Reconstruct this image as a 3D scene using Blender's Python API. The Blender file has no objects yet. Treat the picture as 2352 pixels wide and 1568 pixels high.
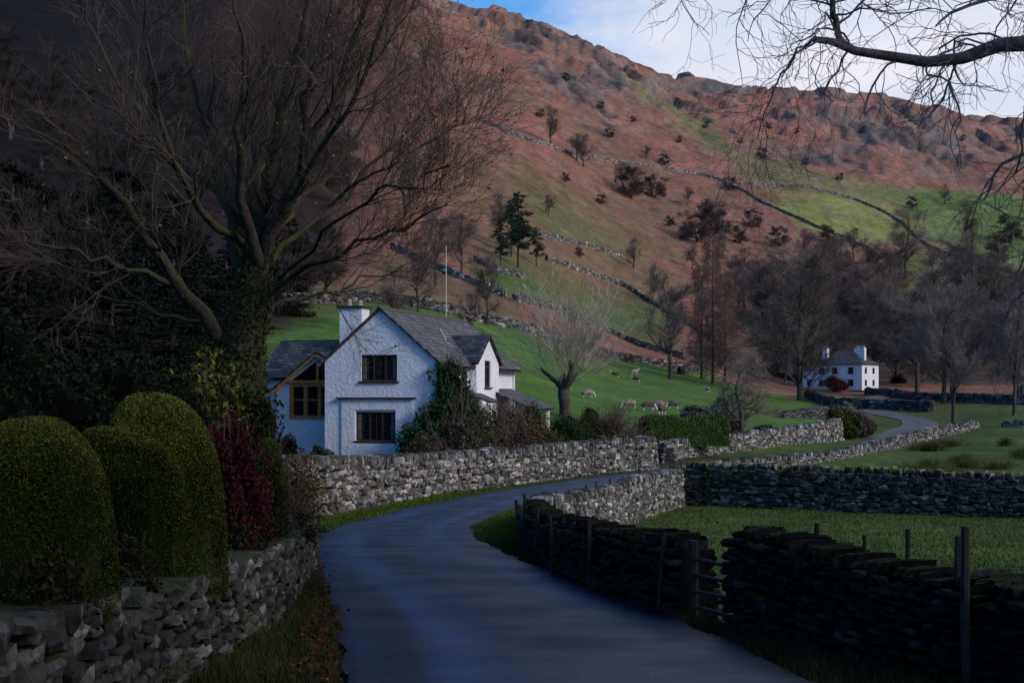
import bpy, math, random, bmesh
import numpy as np
from mathutils import Vector, Matrix
R=np.random.default_rng(11)
F=3200.;CX=1176.;HY=900.
COL=bpy.context.scene.collection
# ---------------------------------------------------------------- helpers
def sm(a,b,x):
    t=np.clip((x-a)/(b-a),0,1); return t*t*(3-2*t)
def vn(x,y,seed=0):
    x=np.asarray(x,float);y=np.asarray(y,float)
    xi=np.floor(x).astype(np.int64);yi=np.floor(y).astype(np.int64)
    xf=x-xi;yf=y-yi;xf=xf*xf*(3-2*xf);yf=yf*yf*(3-2*yf)
    def h(i,j):
        n=(i*374761393+j*668265263+seed*982451)&0x7fffffff
        n=((n^(n>>13))*1274126177)&0x7fffffff
        return ((n^(n>>16))&0xffff)/65535.
    a=h(xi,yi);b=h(xi+1,yi);c=h(xi,yi+1);d=h(xi+1,yi+1)
    return (a*(1-xf)+b*xf)*(1-yf)+(c*(1-xf)+d*xf)*yf
def fbm(x,y,o=4,seed=0):
    s=0;a=.5;t=0
    for i in range(o):
        s=s+a*vn(x*2**i+17.3*i,y*2**i+5.1*i,seed+i);t+=a;a*=.5
    return s/t
def tag(o,label=None,cat=None,group=None,kind=None):
    if label:o["label"]=label
    if cat:o["category"]=cat
    if group:o["group"]=group
    if kind:o["kind"]=kind
    return o
def mkmesh(name,V,Q=None,T=None,col=None,smooth=False,uv=None):
    V=np.asarray(V,np.float32).reshape(-1,3)
    me=bpy.data.meshes.new(name)
    idx=[];st=[];n=0
    if Q is not None and len(Q):
        Q=np.asarray(Q,np.int32).reshape(-1,4);idx.append(Q.ravel());st.append(np.arange(len(Q))*4);n=len(Q)*4
    if T is not None and len(T):
        T=np.asarray(T,np.int32).reshape(-1,3);idx.append(T.ravel());st.append(n+np.arange(len(T))*3)
    idx=np.concatenate(idx).astype(np.int32);st=np.concatenate(st).astype(np.int32)
    me.vertices.add(len(V));me.vertices.foreach_set('co',V.ravel())
    me.loops.add(len(idx));me.loops.foreach_set('vertex_index',idx)
    me.polygons.add(len(st));me.polygons.foreach_set('loop_start',st)
    if col is not None:
        c=np.asarray(col,np.float32)
        if c.shape[1]==3:c=np.hstack([c,np.ones((len(c),1),np.float32)])
        a=me.attributes.new('col','FLOAT_COLOR','POINT');a.data.foreach_set('color',c.ravel())
    me.update(calc_edges=True)
    if smooth: me.shade_smooth()
    else: me.shade_flat()
    return me
def addobj(name,me,mat=None,parent=None,loc=None):
    o=bpy.data.objects.new(name,me);COL.objects.link(o)
    if mat is not None and me is not None: me.materials.append(mat)
    if parent is not None:o.parent=parent
    if loc is not None:o.location=loc
    return o
def empty(name,loc=(0,0,0),rz=0):
    o=bpy.data.objects.new(name,None);COL.objects.link(o);o.location=loc;o.rotation_euler=(0,0,rz);o.empty_display_size=.5
    return o
# ---------------------------------------------------------------- materials
def M(name,base=(.5,.5,.5),rough=.85,attr=False,noises=((3,.3),),bump=0.,bscale=8.,spec=.3,moss=None,coord='Object',metal=0,emph=None):
    m=bpy.data.materials.new(name);m.use_nodes=True;nt=m.node_tree;N=nt.nodes;L=nt.links
    b=N['Principled BSDF'];b.inputs['Roughness'].default_value=rough;b.inputs['Specular IOR Level'].default_value=spec
    b.inputs['Metallic'].default_value=metal
    if coord=='Pos':
        tc=N.new('ShaderNodeNewGeometry').outputs['Position']
    else: tc=N.new('ShaderNodeTexCoord').outputs['Object']
    if attr:
        a=N.new('ShaderNodeAttribute');a.attribute_name='col';c=a.outputs['Color']
    else:
        a=N.new('ShaderNodeRGB');a.outputs[0].default_value=(*base,1);c=a.outputs[0]
    for sc,am in noises:
        n=N.new('ShaderNodeTexNoise');n.inputs['Scale'].default_value=sc;n.inputs['Detail'].default_value=5;n.inputs['Roughness'].default_value=.6;L.new(tc,n.inputs['Vector'])
        r=N.new('ShaderNodeMapRange');r.inputs['From Min'].default_value=.32;r.inputs['From Max'].default_value=.68
        r.inputs['To Min'].default_value=1-am;r.inputs['To Max'].default_value=1+am;L.new(n.outputs['Fac'],r.inputs['Value'])
        v=N.new('ShaderNodeVectorMath');v.operation='SCALE';L.new(c,v.inputs[0]);L.new(r.outputs[0],v.inputs['Scale']);c=v.outputs[0]
    if emph:
        n=N.new('ShaderNodeTexNoise');n.inputs['Scale'].default_value=emph[1];n.inputs['Detail'].default_value=6;L.new(tc,n.inputs['Vector'])
        r=N.new('ShaderNodeMapRange');r.inputs['From Min'].default_value=emph[2];r.inputs['From Max'].default_value=emph[2]+.08;r.inputs['To Max'].default_value=.75;L.new(n.outputs['Fac'],r.inputs['Value'])
        x=N.new('ShaderNodeMix');x.data_type='RGBA';L.new(r.outputs[0],x.inputs['Factor']);L.new(c,x.inputs['A']);x.inputs['B'].default_value=(*emph[0],1);c=x.outputs['Result']
    if moss:
        g=N.new('ShaderNodeNewGeometry');s=N.new('ShaderNodeSeparateXYZ');L.new(g.outputs['Normal'],s.inputs[0])
        n=N.new('ShaderNodeTexNoise');n.inputs['Scale'].default_value=1.3;n.inputs['Detail'].default_value=5;L.new(tc,n.inputs['Vector'])
        ad=N.new('ShaderNodeMath');ad.operation='MULTIPLY_ADD';L.new(s.outputs['Z'],ad.inputs[0]);ad.inputs[1].default_value=.35;L.new(n.outputs['Fac'],ad.inputs[2])
        r=N.new('ShaderNodeMapRange');r.inputs['From Min'].default_value=moss[1];r.inputs['From Max'].default_value=moss[1]+.12;L.new(ad.outputs[0],r.inputs['Value'])
        x=N.new('ShaderNodeMix');x.data_type='RGBA';L.new(r.outputs[0],x.inputs['Factor']);L.new(c,x.inputs['A']);x.inputs['B'].default_value=(*moss[0],1);c=x.outputs['Result']
    L.new(c,b.inputs['Base Color'])
    if bump:
        n=N.new('ShaderNodeTexNoise');n.inputs['Scale'].default_value=bscale;n.inputs['Detail'].default_value=6;L.new(tc,n.inputs['Vector'])
        bp=N.new('ShaderNodeBump');bp.inputs['Strength'].default_value=.8;bp.inputs['Distance'].default_value=bump;L.new(n.outputs['Fac'],bp.inputs['Height']);L.new(bp.outputs[0],b.inputs['Normal'])
    return m
m_stone=M('dry_stone',attr=True,noises=((2.5,.35),(14,.5)),bump=.035,bscale=18,moss=((.045,.07,.015),.80),emph=((.42,.42,.40),5,.60))
m_stoneshade=M('shaded_stone',attr=True,noises=((2.5,.4),(14,.5)),bump=.03,bscale=18,moss=((.022,.034,.009),.66),emph=((.12,.12,.12),7,.62))  # copy of the wall stone with shade painted into darker colours
m_stonedark=M('shaded_mossy_stone',attr=True,noises=((2.5,.4),(14,.5)),bump=.03,bscale=18,moss=((.014,.023,.007),.62),spec=.1)  # mossy stone, also darkened to paint in shade on the near wall
m_stonemosstop=M('moss_topped_stone',attr=True,noises=((2.5,.4),(14,.5)),bump=.04,bscale=18,moss=((.08,.115,.015),.66),emph=((.2,.2,.2),5,.62))
m_stonefar=M('far_stone',attr=True,noises=((.8,.4),(4,.5)),bump=.1,bscale=4)
m_bark=M('bark',base=(.055,.045,.040),noises=((1.5,.5),(12,.5)),bump=.03,bscale=14,moss=((.035,.05,.012),.70))
m_bark_pale=M('grey_bark',base=(.10,.085,.08),noises=((1.5,.4),(9,.5)),bump=.03,bscale=14,moss=((.05,.06,.03),.72))
m_bark_moss=M('mossy_bark',base=(.034,.028,.023),noises=((1.5,.5),(10,.5)),bump=.06,bscale=10,moss=((.038,.050,.010),.48))
m_twig=M('twig',attr=True,noises=((1,.2),),rough=.8)
m_leaf=M('leaf',attr=True,noises=((2,.35),),rough=.8,spec=.06)
m_white=M('limewashed_render',base=(.66,.69,.76),noises=((.8,.08),(6,.09),(.3,.07)),bump=.045,bscale=7,rough=.9)
m_glass=M('dark_glass',base=(.012,.013,.016),noises=((2,.3),),rough=.15,spec=.4)
m_frame=M('dark_timber',base=(.03,.022,.018),noises=((9,.3),),rough=.6)
m_oak=M('oak_timber',base=(.45,.19,.06),noises=((7,.3),),rough=.55)
m_post=M('weathered_wood',base=(.035,.03,.025),noises=((9,.4),),bump=.01,bscale=30)
m_wire=M('wire',base=(.06,.06,.06),noises=((9,.1),),rough=.6,metal=.3)
m_paint=M('white_paint',base=(.75,.75,.75),noises=((3,.05),),rough=.5)
m_lead=M('lead_flashing',base=(.16,.22,.32),noises=((5,.15),),rough=.5)
m_pot=M('clay_pot',base=(.35,.3,.27),noises=((6,.2),))
def slate_mat():
    m=bpy.data.materials.new('slate');m.use_nodes=True;nt=m.node_tree;N=nt.nodes;L=nt.links;b=N['Principled BSDF']
    uv=N.new('ShaderNodeUVMap');br=N.new('ShaderNodeTexBrick');L.new(uv.outputs[0],br.inputs['Vector'])
    br.inputs['Scale'].default_value=1;br.inputs['Brick Width'].default_value=.38;br.inputs['Row Height'].default_value=.24;br.inputs['Mortar Size'].default_value=.02
    br.inputs['Color1'].default_value=(.028,.030,.036,1);br.inputs['Color2'].default_value=(.085,.088,.098,1);br.inputs['Mortar'].default_value=(.008,.008,.01,1)
    n=N.new('ShaderNodeTexNoise');n.inputs['Scale'].default_value=1.6;n.inputs['Detail'].default_value=7;L.new(uv.outputs[0],n.inputs['Vector'])
    r=N.new('ShaderNodeMapRange');r.inputs['From Min'].default_value=.35;r.inputs['From Max'].default_value=.65;r.inputs['To Min'].default_value=.5;r.inputs['To Max'].default_value=1.5;L.new(n.outputs['Fac'],r.inputs['Value'])
    v=N.new('ShaderNodeVectorMath');v.operation='SCALE';L.new(br.outputs['Color'],v.inputs[0]);L.new(r.outputs[0],v.inputs['Scale']);L.new(v.outputs[0],b.inputs['Base Color'])
    bp=N.new('ShaderNodeBump');bp.inputs['Strength'].default_value=1;bp.inputs['Distance'].default_value=.05
    L.new(br.outputs['Fac'],bp.inputs['Height']);bp.invert=True;L.new(bp.outputs[0],b.inputs['Normal']);b.inputs['Roughness'].default_value=.6;b.inputs['Specular IOR Level'].default_value=.25
    return m
m_slate=slate_mat()
# ---------------------------------------------------------------- plan of the place
RC=np.array([(1.1,-9),(1.0,-4),(.75,4),(.38,8.4),(-.08,12),(-.88,16.5),(-1.62,21),(-2.12,25.5),(-2.25,30),(-1.6,36.5),(-.15,43.5),(1.7,50),(4.3,57.5),(7.6,65),(11.5,73),(17.5,84),(25,98),(32,118),(39,138),(44.5,152),(48,166),(48.5,180),(51,200),(58,225),(66,245)],float)
RY=[-10,0,8,12,17,23,26,35,43,50,64,100,130,155,172,188,205,225,245]
RZ=[-1.6,-1.68,-1.76,-1.95,-2.2,-2.52,-2.7,-3.1,-3.3,-3.42,-3.7,-4.0,-4.0,-3.6,-3.1,-2.6,-2.0,-1.3,-.6]
RWL=np.array([(7.5,-4),(5.6,3),(4.1,6),(3.0,8),(1.8,11.7),(1.2,13.8),(.72,17),(.45,21),(.45,26),(.75,31),(1.4,36),(2.3,41),(3.75,47),(5.4,53),(6.9,57.5),(9.8,65),(17,77),(24,92),(31.8,110),(38,122),(43.6,130)],float)
LWL=np.array([(-2.2,-9),(-2.2,3),(-2.22,6),(-2.25,9),(-2.3,12),(-2.7,17),(-4.0,25),(-5.3,32),(-4.6,36),(-2.95,44),(-.2,51.5),(3.8,62),(6.5,67),(8.6,78),(16,92),(27,115)],float)
def sdist(P,X,Y):
    best=np.full(X.shape,1e9);sg=np.ones(X.shape)
    for a,b in zip(P[:-1],P[1:]):
        d=b-a;t=np.clip(((X-a[0])*d[0]+(Y-a[1])*d[1])/(d@d),0,1)
        qx=X-a[0]-t*d[0];qy=Y-a[1]-t*d[1];q=np.hypot(qx,qy)
        c=np.sign((X-a[0])*d[1]-(Y-a[1])*d[0]);u=q<best
        best=np.where(u,q,best);sg=np.where(u,c,sg)
    return best*sg
cols={-1200:[(70,900),(100,830),(140,720),(200,580),(300,430),(450,250),(600,120),(750,20),(900,-40)],
0:[(70,900),(100,820),(140,700),(200,540),(280,380),(400,200),(550,20),(700,-140),(880,-260)],
400:[(70,920),(100,840),(140,740),(200,610),(300,430),(400,280),(550,80),(700,-80),(880,-200)],
800:[(70,960),(100,880),(140,780),(200,660),(300,500),(400,350),(550,170),(700,20),(880,-100)],
1000:[(70,1000),(100,900),(140,800),(170,735),(200,690),(300,560),(400,420),(550,240),(700,100),(880,0)],
1120:[(70,1020),(100,905),(140,830),(200,730),(300,600),(400,455),(550,275),(700,130),(880,24)],
1220:[(70,1030),(100,910),(140,850),(200,757),(300,640),(400,490),(550,305),(700,155),(880,42)],
1300:[(70,1035),(100,930),(140,880),(200,812),(300,700),(400,545),(550,355),(700,200),(880,76)],
1400:[(70,1040),(100,945),(140,905),(200,862),(260,820),(300,775),(400,620),(550,420),(700,250),(880,118)],
1460:[(70,1045),(100,950),(140,915),(200,872),(260,832),(300,790),(400,640),(550,440),(700,275),(890,158)],
1600:[(70,1060),(100,965),(140,943),(200,900),(260,858),(300,825),(400,680),(550,480),(700,320),(900,188)],
1800:[(70,1080),(100,990),(140,968),(200,930),(280,893),(350,820),(450,650),(600,460),(750,320),(900,218)],
2000:[(70,1090),(100,1020),(140,985),(200,940),(280,897),(350,835),(450,700),(600,500),(750,340),(900,226)],
2100:[(70,1085),(100,1015),(140,978),(200,935),(280,896),(350,835),(450,705),(600,520),(750,365),(900,240)],
2200:[(70,1080),(100,1010),(140,970),(200,930),(280,895),(350,835),(450,710),(600,540),(750,390),(900,272)],
2400:[(70,1080),(100,1005),(140,965),(200,925),(280,885),(350,825),(450,710),(600,560),(750,415),(900,292)],
3600:[(70,1080),(100,1005),(140,965),(200,925),(280,880),(350,825),(450,720),(600,600),(750,500),(900,420)]}
PXG=np.arange(-1200,3601,20.);DG=np.exp(np.linspace(math.log(60),math.log(1500),220))
ks=sorted(cols);tab=[]
for k in ks:
    c=cols[k];d=[q[0] for q in c];y=[q[1] for q in c]
    d=[50]+d+[1000,1500];y=[y[0]]+y+[y[-1]+50,y[-1]+330]
    tab.append(np.interp(DG,d,y))
tab=np.array(tab)
E=np.array([np.interp(PXG,ks,tab[:,j]) for j in range(len(DG))]).T
def blur(A,n,ax):
    k=np.ones(2*n+1)/(2*n+1)
    return np.apply_along_axis(lambda v:np.convolve(np.pad(v,n,mode='edge'),k,'valid'),ax,A)
E=blur(blur(E,2,0),1,0);E=blur(blur(E,2,1),2,1)
def farz(X,Y):
    Yc=np.maximum(Y,20.)
    px=np.clip(CX+F*X/Yc,-1200,3599);ip=(px+1200)/20;i=np.clip(ip.astype(int),0,len(PXG)-2);fx=ip-i
    jd=(np.log(np.clip(Yc,60.01,1499))-math.log(60))/(math.log(1500)-math.log(60))*(len(DG)-1);j=np.clip(jd.astype(int),0,len(DG)-2);fy=jd-j
    y=(E[i,j]*(1-fx)+E[i+1,j]*fx)*(1-fy)+(E[i,j+1]*(1-fx)+E[i+1,j+1]*fx)*fy
    z=(HY-y)/F*Yc
    a=sm(230,650,Yc)
    z=z+a*(4.2*(fbm(X/60,Y/60,4,3)-.5)*2+1.3*(fbm(X/12,Y/14,4,9)-.5)*2)
    rg=1-np.abs(2*fbm(X/30,Y/24,5,21)-1)
    z=z+a*6*sm(.74,.95,rg)*sm(640,830,Yc)+2.4*sm(700,850,Yc)*(sm(.5,.6,fbm(X/16,Y/60,3,44))-.5)
    z=z+sm(80,200,Yc)*(1-a)*.9*(fbm(X/22,Y/22,3,5)-.5)
    return z
ZFY=[-5,0,8,20,40,57,75,95];ZFZ=[-2.0,-2.1,-2.6,-3.4,-4.3,-4.65,-4.7,-4.3]
ZLY=[-5,0,6,9,12,17,25,32,44,70];ZLZ=[-.8,-.9,-1.0,-1.25,-1.55,-1.9,-2.5,-2.95,-3.1,-3.25]
def H(X,Y):
    X=np.asarray(X,float);Y=np.asarray(Y,float);sh=np.broadcast(X,Y).shape;X=np.broadcast_to(X,sh);Y=np.broadcast_to(Y,sh)
    zr=np.interp(Y,RY,RZ);z=zr.copy() if hasattr(zr,'copy') else zr
    dr=sdist(RWL,X,Y);dl=-sdist(LWL,X,Y)
    a=sm(-.05,.3,dr);z=z*(1-a)+np.interp(Y,ZFY,ZFZ)*a
    lift=.22*np.maximum(dl-2.5,0)*(1-sm(28,40,Y))+.25*np.maximum(dl-12,0)
    lift=np.minimum(lift,12+0*lift)
    a=sm(-.05,.3,dl);z=z*(1-a)+(np.interp(Y,ZLY,ZLZ)+lift)*a
    w=sm(67,98,Y);z=z*(1-w)+farz(X,Y)*w
    dc=np.abs(sdist(RC,X,Y))
    wr=(1-sm(2.4,9,dc))*sm(60,72,Y)*(Y<247);z=z*(1-wr)+zr*wr
    off=sm(1.5,2.4,dc);z=z+off*.10*(fbm(X/1.6,Y/1.6,3,2)-.5)-.035*(1-off)-.05*(1-sm(2.,3.,dc))*sm(90,110,Y)
    return z
def h1(x,y):return float(H(np.array([x]),np.array([y]))[0])
DS=np.concatenate([np.arange(60,300,1.0),np.arange(300,1000,2.)])
def land(px,py):
    X=(px-CX)/F*DS;Z=(HY-py)/F*DS;g=H(X,DS);k=np.where(g>Z)[0]
    i=k[0] if len(k) else len(DS)-45
    return X[i],DS[i],g[i]
# ---------------------------------------------------------------- terrain
s=np.concatenate([-.42-np.geomspace(.005,1.9,45)[::-1],np.arange(-.42,.4201,.0021),.42+np.geomspace(.005,1.9,45)])
Yr=np.concatenate([np.geomspace(3,200,400)[:-1],np.geomspace(200,950,420)[:-1],np.geomspace(950,1400,30)])-12
SS,YY=np.meshgrid(s,Yr);XX=SS*(YY+12)
ZZ=H(XX,YY)
nr,nc=XX.shape
def inpoly(P,X,Y):
    r=np.zeros(X.shape,bool);n=len(P)
    for i in range(n):
        x1,y1=P[i];x2,y2=P[(i+1)%n]
        if y1==y2:continue
        c=((Y>y1)!=(Y>y2))&(X<(x2-x1)*(Y-y1)/(y2-y1)+x1);r^=c
    return r
n1=fbm(XX/45,YY/45,5,31);n2=fbm(XX/9,YY/9,4,32);n3=fbm(XX/3,YY/3,3,33);n4=fbm(XX/130,YY/130,3,35);n5=fbm(XX/5,YY/16,4,36)
wa=.010*YY+1
XW=XX+(n2-.5)*4*wa+(n1-.5)*3*wa*(YY>250);YW=YY+(n3-.5)*3*wa+(n1-.5)*6*wa*(YY>250)
def mix(c,m,col):return c*(1-m[...,None])+np.array(col)*m[...,None]
C=np.zeros((nr,nc,3))+np.array((.05,.085,.02))
def dense(pts,step=30,close=False):
    o=[];pts=list(pts)+([pts[0]] if close else [])
    for a,b in zip(pts[:-1],pts[1:]):
        k=max(1,int(math.hypot(b[0]-a[0],b[1]-a[1])/step))
        for t in range(k):o.append((a[0]+(b[0]-a[0])*t/k,a[1]+(b[1]-a[1])*t/k))
    if not close:o.append(pts[-1])
    return o
def poly(pts,b=1):
    P=[land(*p)[:2] for p in dense(pts,60,True)];m=inpoly(P,XW,YW).astype(float)
    for _ in range(b):m=blur(blur(m,2,0),2,1)
    return m
bra=(.265,.112,.085);bra2=(.195,.094,.070)
hill=sm(150,240,YY+(n1-.5)*40)
cb=mix(np.zeros((nr,nc,3))+np.array(bra),sm(.40,.62,n1),bra2);cb=mix(cb,sm(.50,.68,n2)*.45,(.135,.10,.065));cb=mix(cb,sm(.55,.75,n4)*.25,(.13,.11,.055))
C=C*(1-hill[...,None])+cb*hill[...,None]
up=sm(660,860,YY+(n1-.5)*300);C=mix(C,up*.65*sm(.3,.65,n2),(.23,.18,.16))
ol=(.125,.10,.05);gr=(.07,.115,.035);gy=(.19,.205,.06);br=(.066,.135,.025)
zones=[([(1080,400),(1400,560),(1600,660),(1500,700),(1240,640),(1100,540)],ol,.55),
([(1200,390),(1300,420),(1480,530),(1600,600),(1400,590),(1230,520)],(.115,.105,.045),.65),
([(1240,460),(1330,490),(1430,555),(1380,580),(1250,525)],(.090,.115,.040),.6),
([(1090,600),(1260,610),(1400,660),(1520,740),(1560,810),(1380,750),(1180,690),(1090,650)],(.09,.095,.037),.75),
([(1330,690),(1500,690),(1550,770),(1400,765)],gr,.8),
([(1080,615),(1240,630),(1300,695),(1160,685)],gr,.85),
([(960,690),(1190,700),(1300,740),(1420,810),(1200,755),(1000,700)],(.18,.09,.06),.8),
([(800,560),(930,590),(1160,680),(1190,752),(1000,705),(860,680)],ol,.7),
([(1455,185),(1490,190),(1590,265),(1690,340),(1860,398),(2020,432),(2390,460),(2390,497),(2100,494),(1850,442),(1670,395),(1550,300)],(.13,.15,.062),.75),
([(1990,440),(2390,455),(2390,650),(2230,605),(2130,545),(2060,490)],(.105,.16,.045),.92),
([(1680,400),(1850,430),(1800,455),(1740,440)],(.11,.13,.045),.7),
([(1780,452),(1860,438),(1990,463),(2085,508),(2120,550),(2040,560),(1930,548),(1840,505)],gy,.95),
([(2100,555),(2390,650),(2390,770),(2250,730),(2060,650)],(.085,.12,.04),.8),
([(1690,600),(2060,650),(2390,770),(2390,880),(1700,880),(1600,800)],(.07,.052,.042),.88),
([(1990,740),(2390,800),(2390,850),(2060,820)],(.055,.085,.03),.6),
([(860,688),(1000,712),(1190,758),(1400,822),(1560,850),(1640,852),(1700,890),(1800,905),(1900,900),(1900,990),(1500,1000),(1180,950),(700,880),(640,760)],br,.95),
([(1950,905),(2380,900),(2380,990),(2100,960),(1990,930)],(.05,.085,.022),.7)]
lz=[([(-1500,-100),(960,-60),(1010,150),(950,400),(880,560),(760,640),(600,760),(0,880),(-1500,880)],(.080,.042,.034),.7),  # left hillside colours darkened in steps to paint in its shade
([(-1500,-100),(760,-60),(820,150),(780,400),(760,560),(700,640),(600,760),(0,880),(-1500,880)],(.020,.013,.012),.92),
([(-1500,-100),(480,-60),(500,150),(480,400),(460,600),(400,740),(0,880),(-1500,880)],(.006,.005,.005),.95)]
for p,c,a in zones:C=mix(C,poly(p)*a,c)
def crag(px,py,rx,ry):
    x,y,z=land(px,py);sc=y/F
    x2,y2,_=land(px,py-ry)
    d=np.hypot((XW-x)/(rx*sc),(YW-y)/np.clip(abs(y2-y),10,60));return 1-sm(.5,1.15,d+(n2-.5)*1.6)
cr=np.zeros((nr,nc))
for q in [(1320,115,75,28),(1390,150,50,30),(1260,170,60,30),(1330,200,60,28),(1220,60,60,25),(1650,208,60,20),(2090,265,60,22),(2000,295,90,28),(2120,325,90,30),(1900,370,90,25),(1960,365,60,20),(2200,360,40,20),(1800,225,40,12),(1440,180,40,22),(1170,110,60,14),(1560,250,30,10),(2260,330,40,14)]:
    cr=np.maximum(cr,crag(*q))
C=mix(C,cr*.8,(.08,.076,.076));C=mix(C,cr*sm(.5,.7,n5)*.5,(.19,.175,.17));C=mix(C,cr*sm(.5,.38,n5)*.7,(.03,.032,.032))
ZZ=ZZ+cr*(n5-.4)*6
spk=sm(.60,.72,fbm(XX/3.5+9,YY/8,3,51))*sm(300,600,YY);C=mix(C,spk*.30,(.24,.21,.20))
spk=sm(.60,.70,fbm(XX/2.5+3,YY/9,3,57))*sm(250,500,YY);C=mix(C,spk*.35,(.07,.055,.045))
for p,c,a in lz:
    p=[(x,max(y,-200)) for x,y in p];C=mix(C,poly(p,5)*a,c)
dR=sdist(RWL,XX,YY);dL=-sdist(LWL,XX,YY);dC=np.abs(sdist(RC,XX,YY))
near=1-sm(75,100,YY)
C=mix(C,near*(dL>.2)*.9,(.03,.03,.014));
C=mix(C,near*((dL<.3)&(dR<.3)),(.03,.042,.014))
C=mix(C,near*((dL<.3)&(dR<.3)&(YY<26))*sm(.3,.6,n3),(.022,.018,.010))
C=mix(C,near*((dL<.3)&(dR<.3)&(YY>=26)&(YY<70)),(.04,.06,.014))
C=mix(C,near*(dR>.3)*.9,(.048,.088,.017));C=mix(C,near*(dR>.3)*sm(.45,.7,n2)*.5,(.07,.08,.025))
C=mix(C,(1-sm(1.5,1.75,dC))*.9,(.02,.02,.02))
rush=sm(.62,.7,n2)*(dR>1)*(YY>57)*(YY<140);C=mix(C,rush*.7,(.05,.05,.025))
C=C*(.82+.36*n3[...,None])
idx=np.arange(nr*nc).reshape(nr,nc)
Q=np.stack([idx[:-1,:-1],idx[:-1,1:],idx[1:,1:],idx[1:,:-1]],-1).reshape(-1,4)
m_ground=M('ground_cover',attr=True,noises=((.06,.18),(.35,.28),(1.6,.3),(8,.3)),bump=.3,bscale=1.2,coord='Pos',rough=.95,spec=.1)
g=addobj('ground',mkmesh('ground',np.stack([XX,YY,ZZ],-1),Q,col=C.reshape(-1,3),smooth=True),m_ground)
tag(g,"valley fields rising to a bracken covered fell",'ground',kind='structure')
# road
def resample(P,step):
    P=np.asarray(P,float);n=len(P);out=[]
    for i in range(n-1):
        p0=P[max(i-1,0)];p1=P[i];p2=P[i+1];p3=P[min(i+2,n-1)]
        k=max(2,int(np.linalg.norm((p2-p1)[:2])/step)) if step else 4
        for t in np.linspace(0,1,k,endpoint=False):
            out.append(.5*((2*p1)+(-p0+p2)*t+(2*p0-5*p1+4*p2-p3)*t*t+(-p0+3*p1-3*p2+p3)*t**3))
    out.append(P[-1]);return np.array(out)
rc=resample(RC,.25);tg=np.gradient(rc,axis=0);tg/=np.linalg.norm(tg,axis=1)[:,None];nn=np.stack([tg[:,1],-tg[:,0]],1)
ws=np.linspace(-1,1,41);V=[];RCc=[]
hw=1.43+.55*sm(90,125,rc[:,1])
sarc=np.concatenate([[0],np.cumsum(np.linalg.norm(np.diff(rc,axis=0),axis=1))])
for k,w in enumerate(ws):
    e=.12*(fbm(sarc*1.3+w*50,sarc*0,4,8)-.5)*(abs(w)>.99)
    p=rc+nn*(hw*w+e*2)[:,None]
    z=np.interp(rc[:,1],RY,RZ)+.012+.03*(1-w*w)
    V.append(np.column_stack([p,z]))
    wv=w+.12*(fbm(sarc*.2,sarc*0,3,77)-.5)*2
    tr=np.exp(-((np.abs(wv)-.5)/.16)**2);nz=sm(.35,.65,fbm(sarc*.10,sarc*0+w*4.5,4,60));n6=sm(.3,.7,fbm(sarc*.30,sarc*0+w*1.5+9,3,63))
    v=(.45+.70*tr-.25*(abs(w)>.9))*(.55+.9*nz)*(.85+.3*n6)
    RCc.append(np.clip(v,.15,2.6)[:,None]*np.array([.010,.021,.062]))
V=np.stack(V,1);a,b=V.shape[:2];idx=np.arange(a*b).reshape(a,b);RCc=np.stack(RCc,1).reshape(-1,3)
Q=np.stack([idx[:-1,:-1],idx[:-1,1:],idx[1:,1:],idx[1:,:-1]],-1).reshape(-1,4)
def road_mat():
    m=M('asphalt',attr=True,noises=((.8,.2),(3,.2),(40,.3)),bump=.006,bscale=45,coord='Pos',rough=.5,spec=.22)
    nt=m.node_tree;N=nt.nodes;L=nt.links;b=N['Principled BSDF'];g=N.new('ShaderNodeNewGeometry')
    n=N.new('ShaderNodeTexNoise');n.inputs['Scale'].default_value=1.1;n.inputs['Detail'].default_value=5;L.new(g.outputs['Position'],n.inputs['Vector'])
    r=N.new('ShaderNodeMapRange');r.inputs['From Min'].default_value=.38;r.inputs['From Max'].default_value=.62;r.inputs['To Min'].default_value=.38;r.inputs['To Max'].default_value=.58
    L.new(n.outputs['Fac'],r.inputs['Value']);L.new(r.outputs[0],b.inputs['Roughness'])
    b.inputs['Specular Tint'].default_value=(.5,.68,1,1);return m
o=addobj('road',mkmesh('road',V,Q,col=RCc,smooth=True),road_mat());tag(o,"damp narrow asphalt lane winding between stone walls",'road',kind='structure')
# ---------------------------------------------------------------- stone walls
g3=[(x,y,z) for x in(-1,0,1) for y in(-1,0,1) for z in(-1,0,1) if (x,y,z)!=(0,0,0)]
ix={p:i for i,p in enumerate(g3)};TQ=[]
for ax in range(3):
    for sg in(-1,1):
        o2=[a for a in range(3) if a!=ax]
        for u in(-1,0):
            for v in(-1,0):
                c=[]
                for du,dv in((0,0),(1,0),(1,1),(0,1)):
                    p=[0,0,0];p[ax]=sg;p[o2[0]]=u+du;p[o2[1]]=v+dv;c.append(ix[tuple(p)])
                if (sg==1)==(ax==1):c=c[::-1]
                TQ.append(c)
TQ=np.array(TQ);TV=np.array(g3,float);TV*=(1-.085*(np.abs(TV).sum(1)-1))[:,None]
C8=np.array([(x,y,z) for x in(-1,1) for y in(-1,1) for z in(-1,1)],float)*.92
CQ=np.array([(0,1,3,2),(4,6,7,5),(0,4,5,1),(2,3,7,6),(0,2,6,4),(1,5,7,3)])
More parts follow.
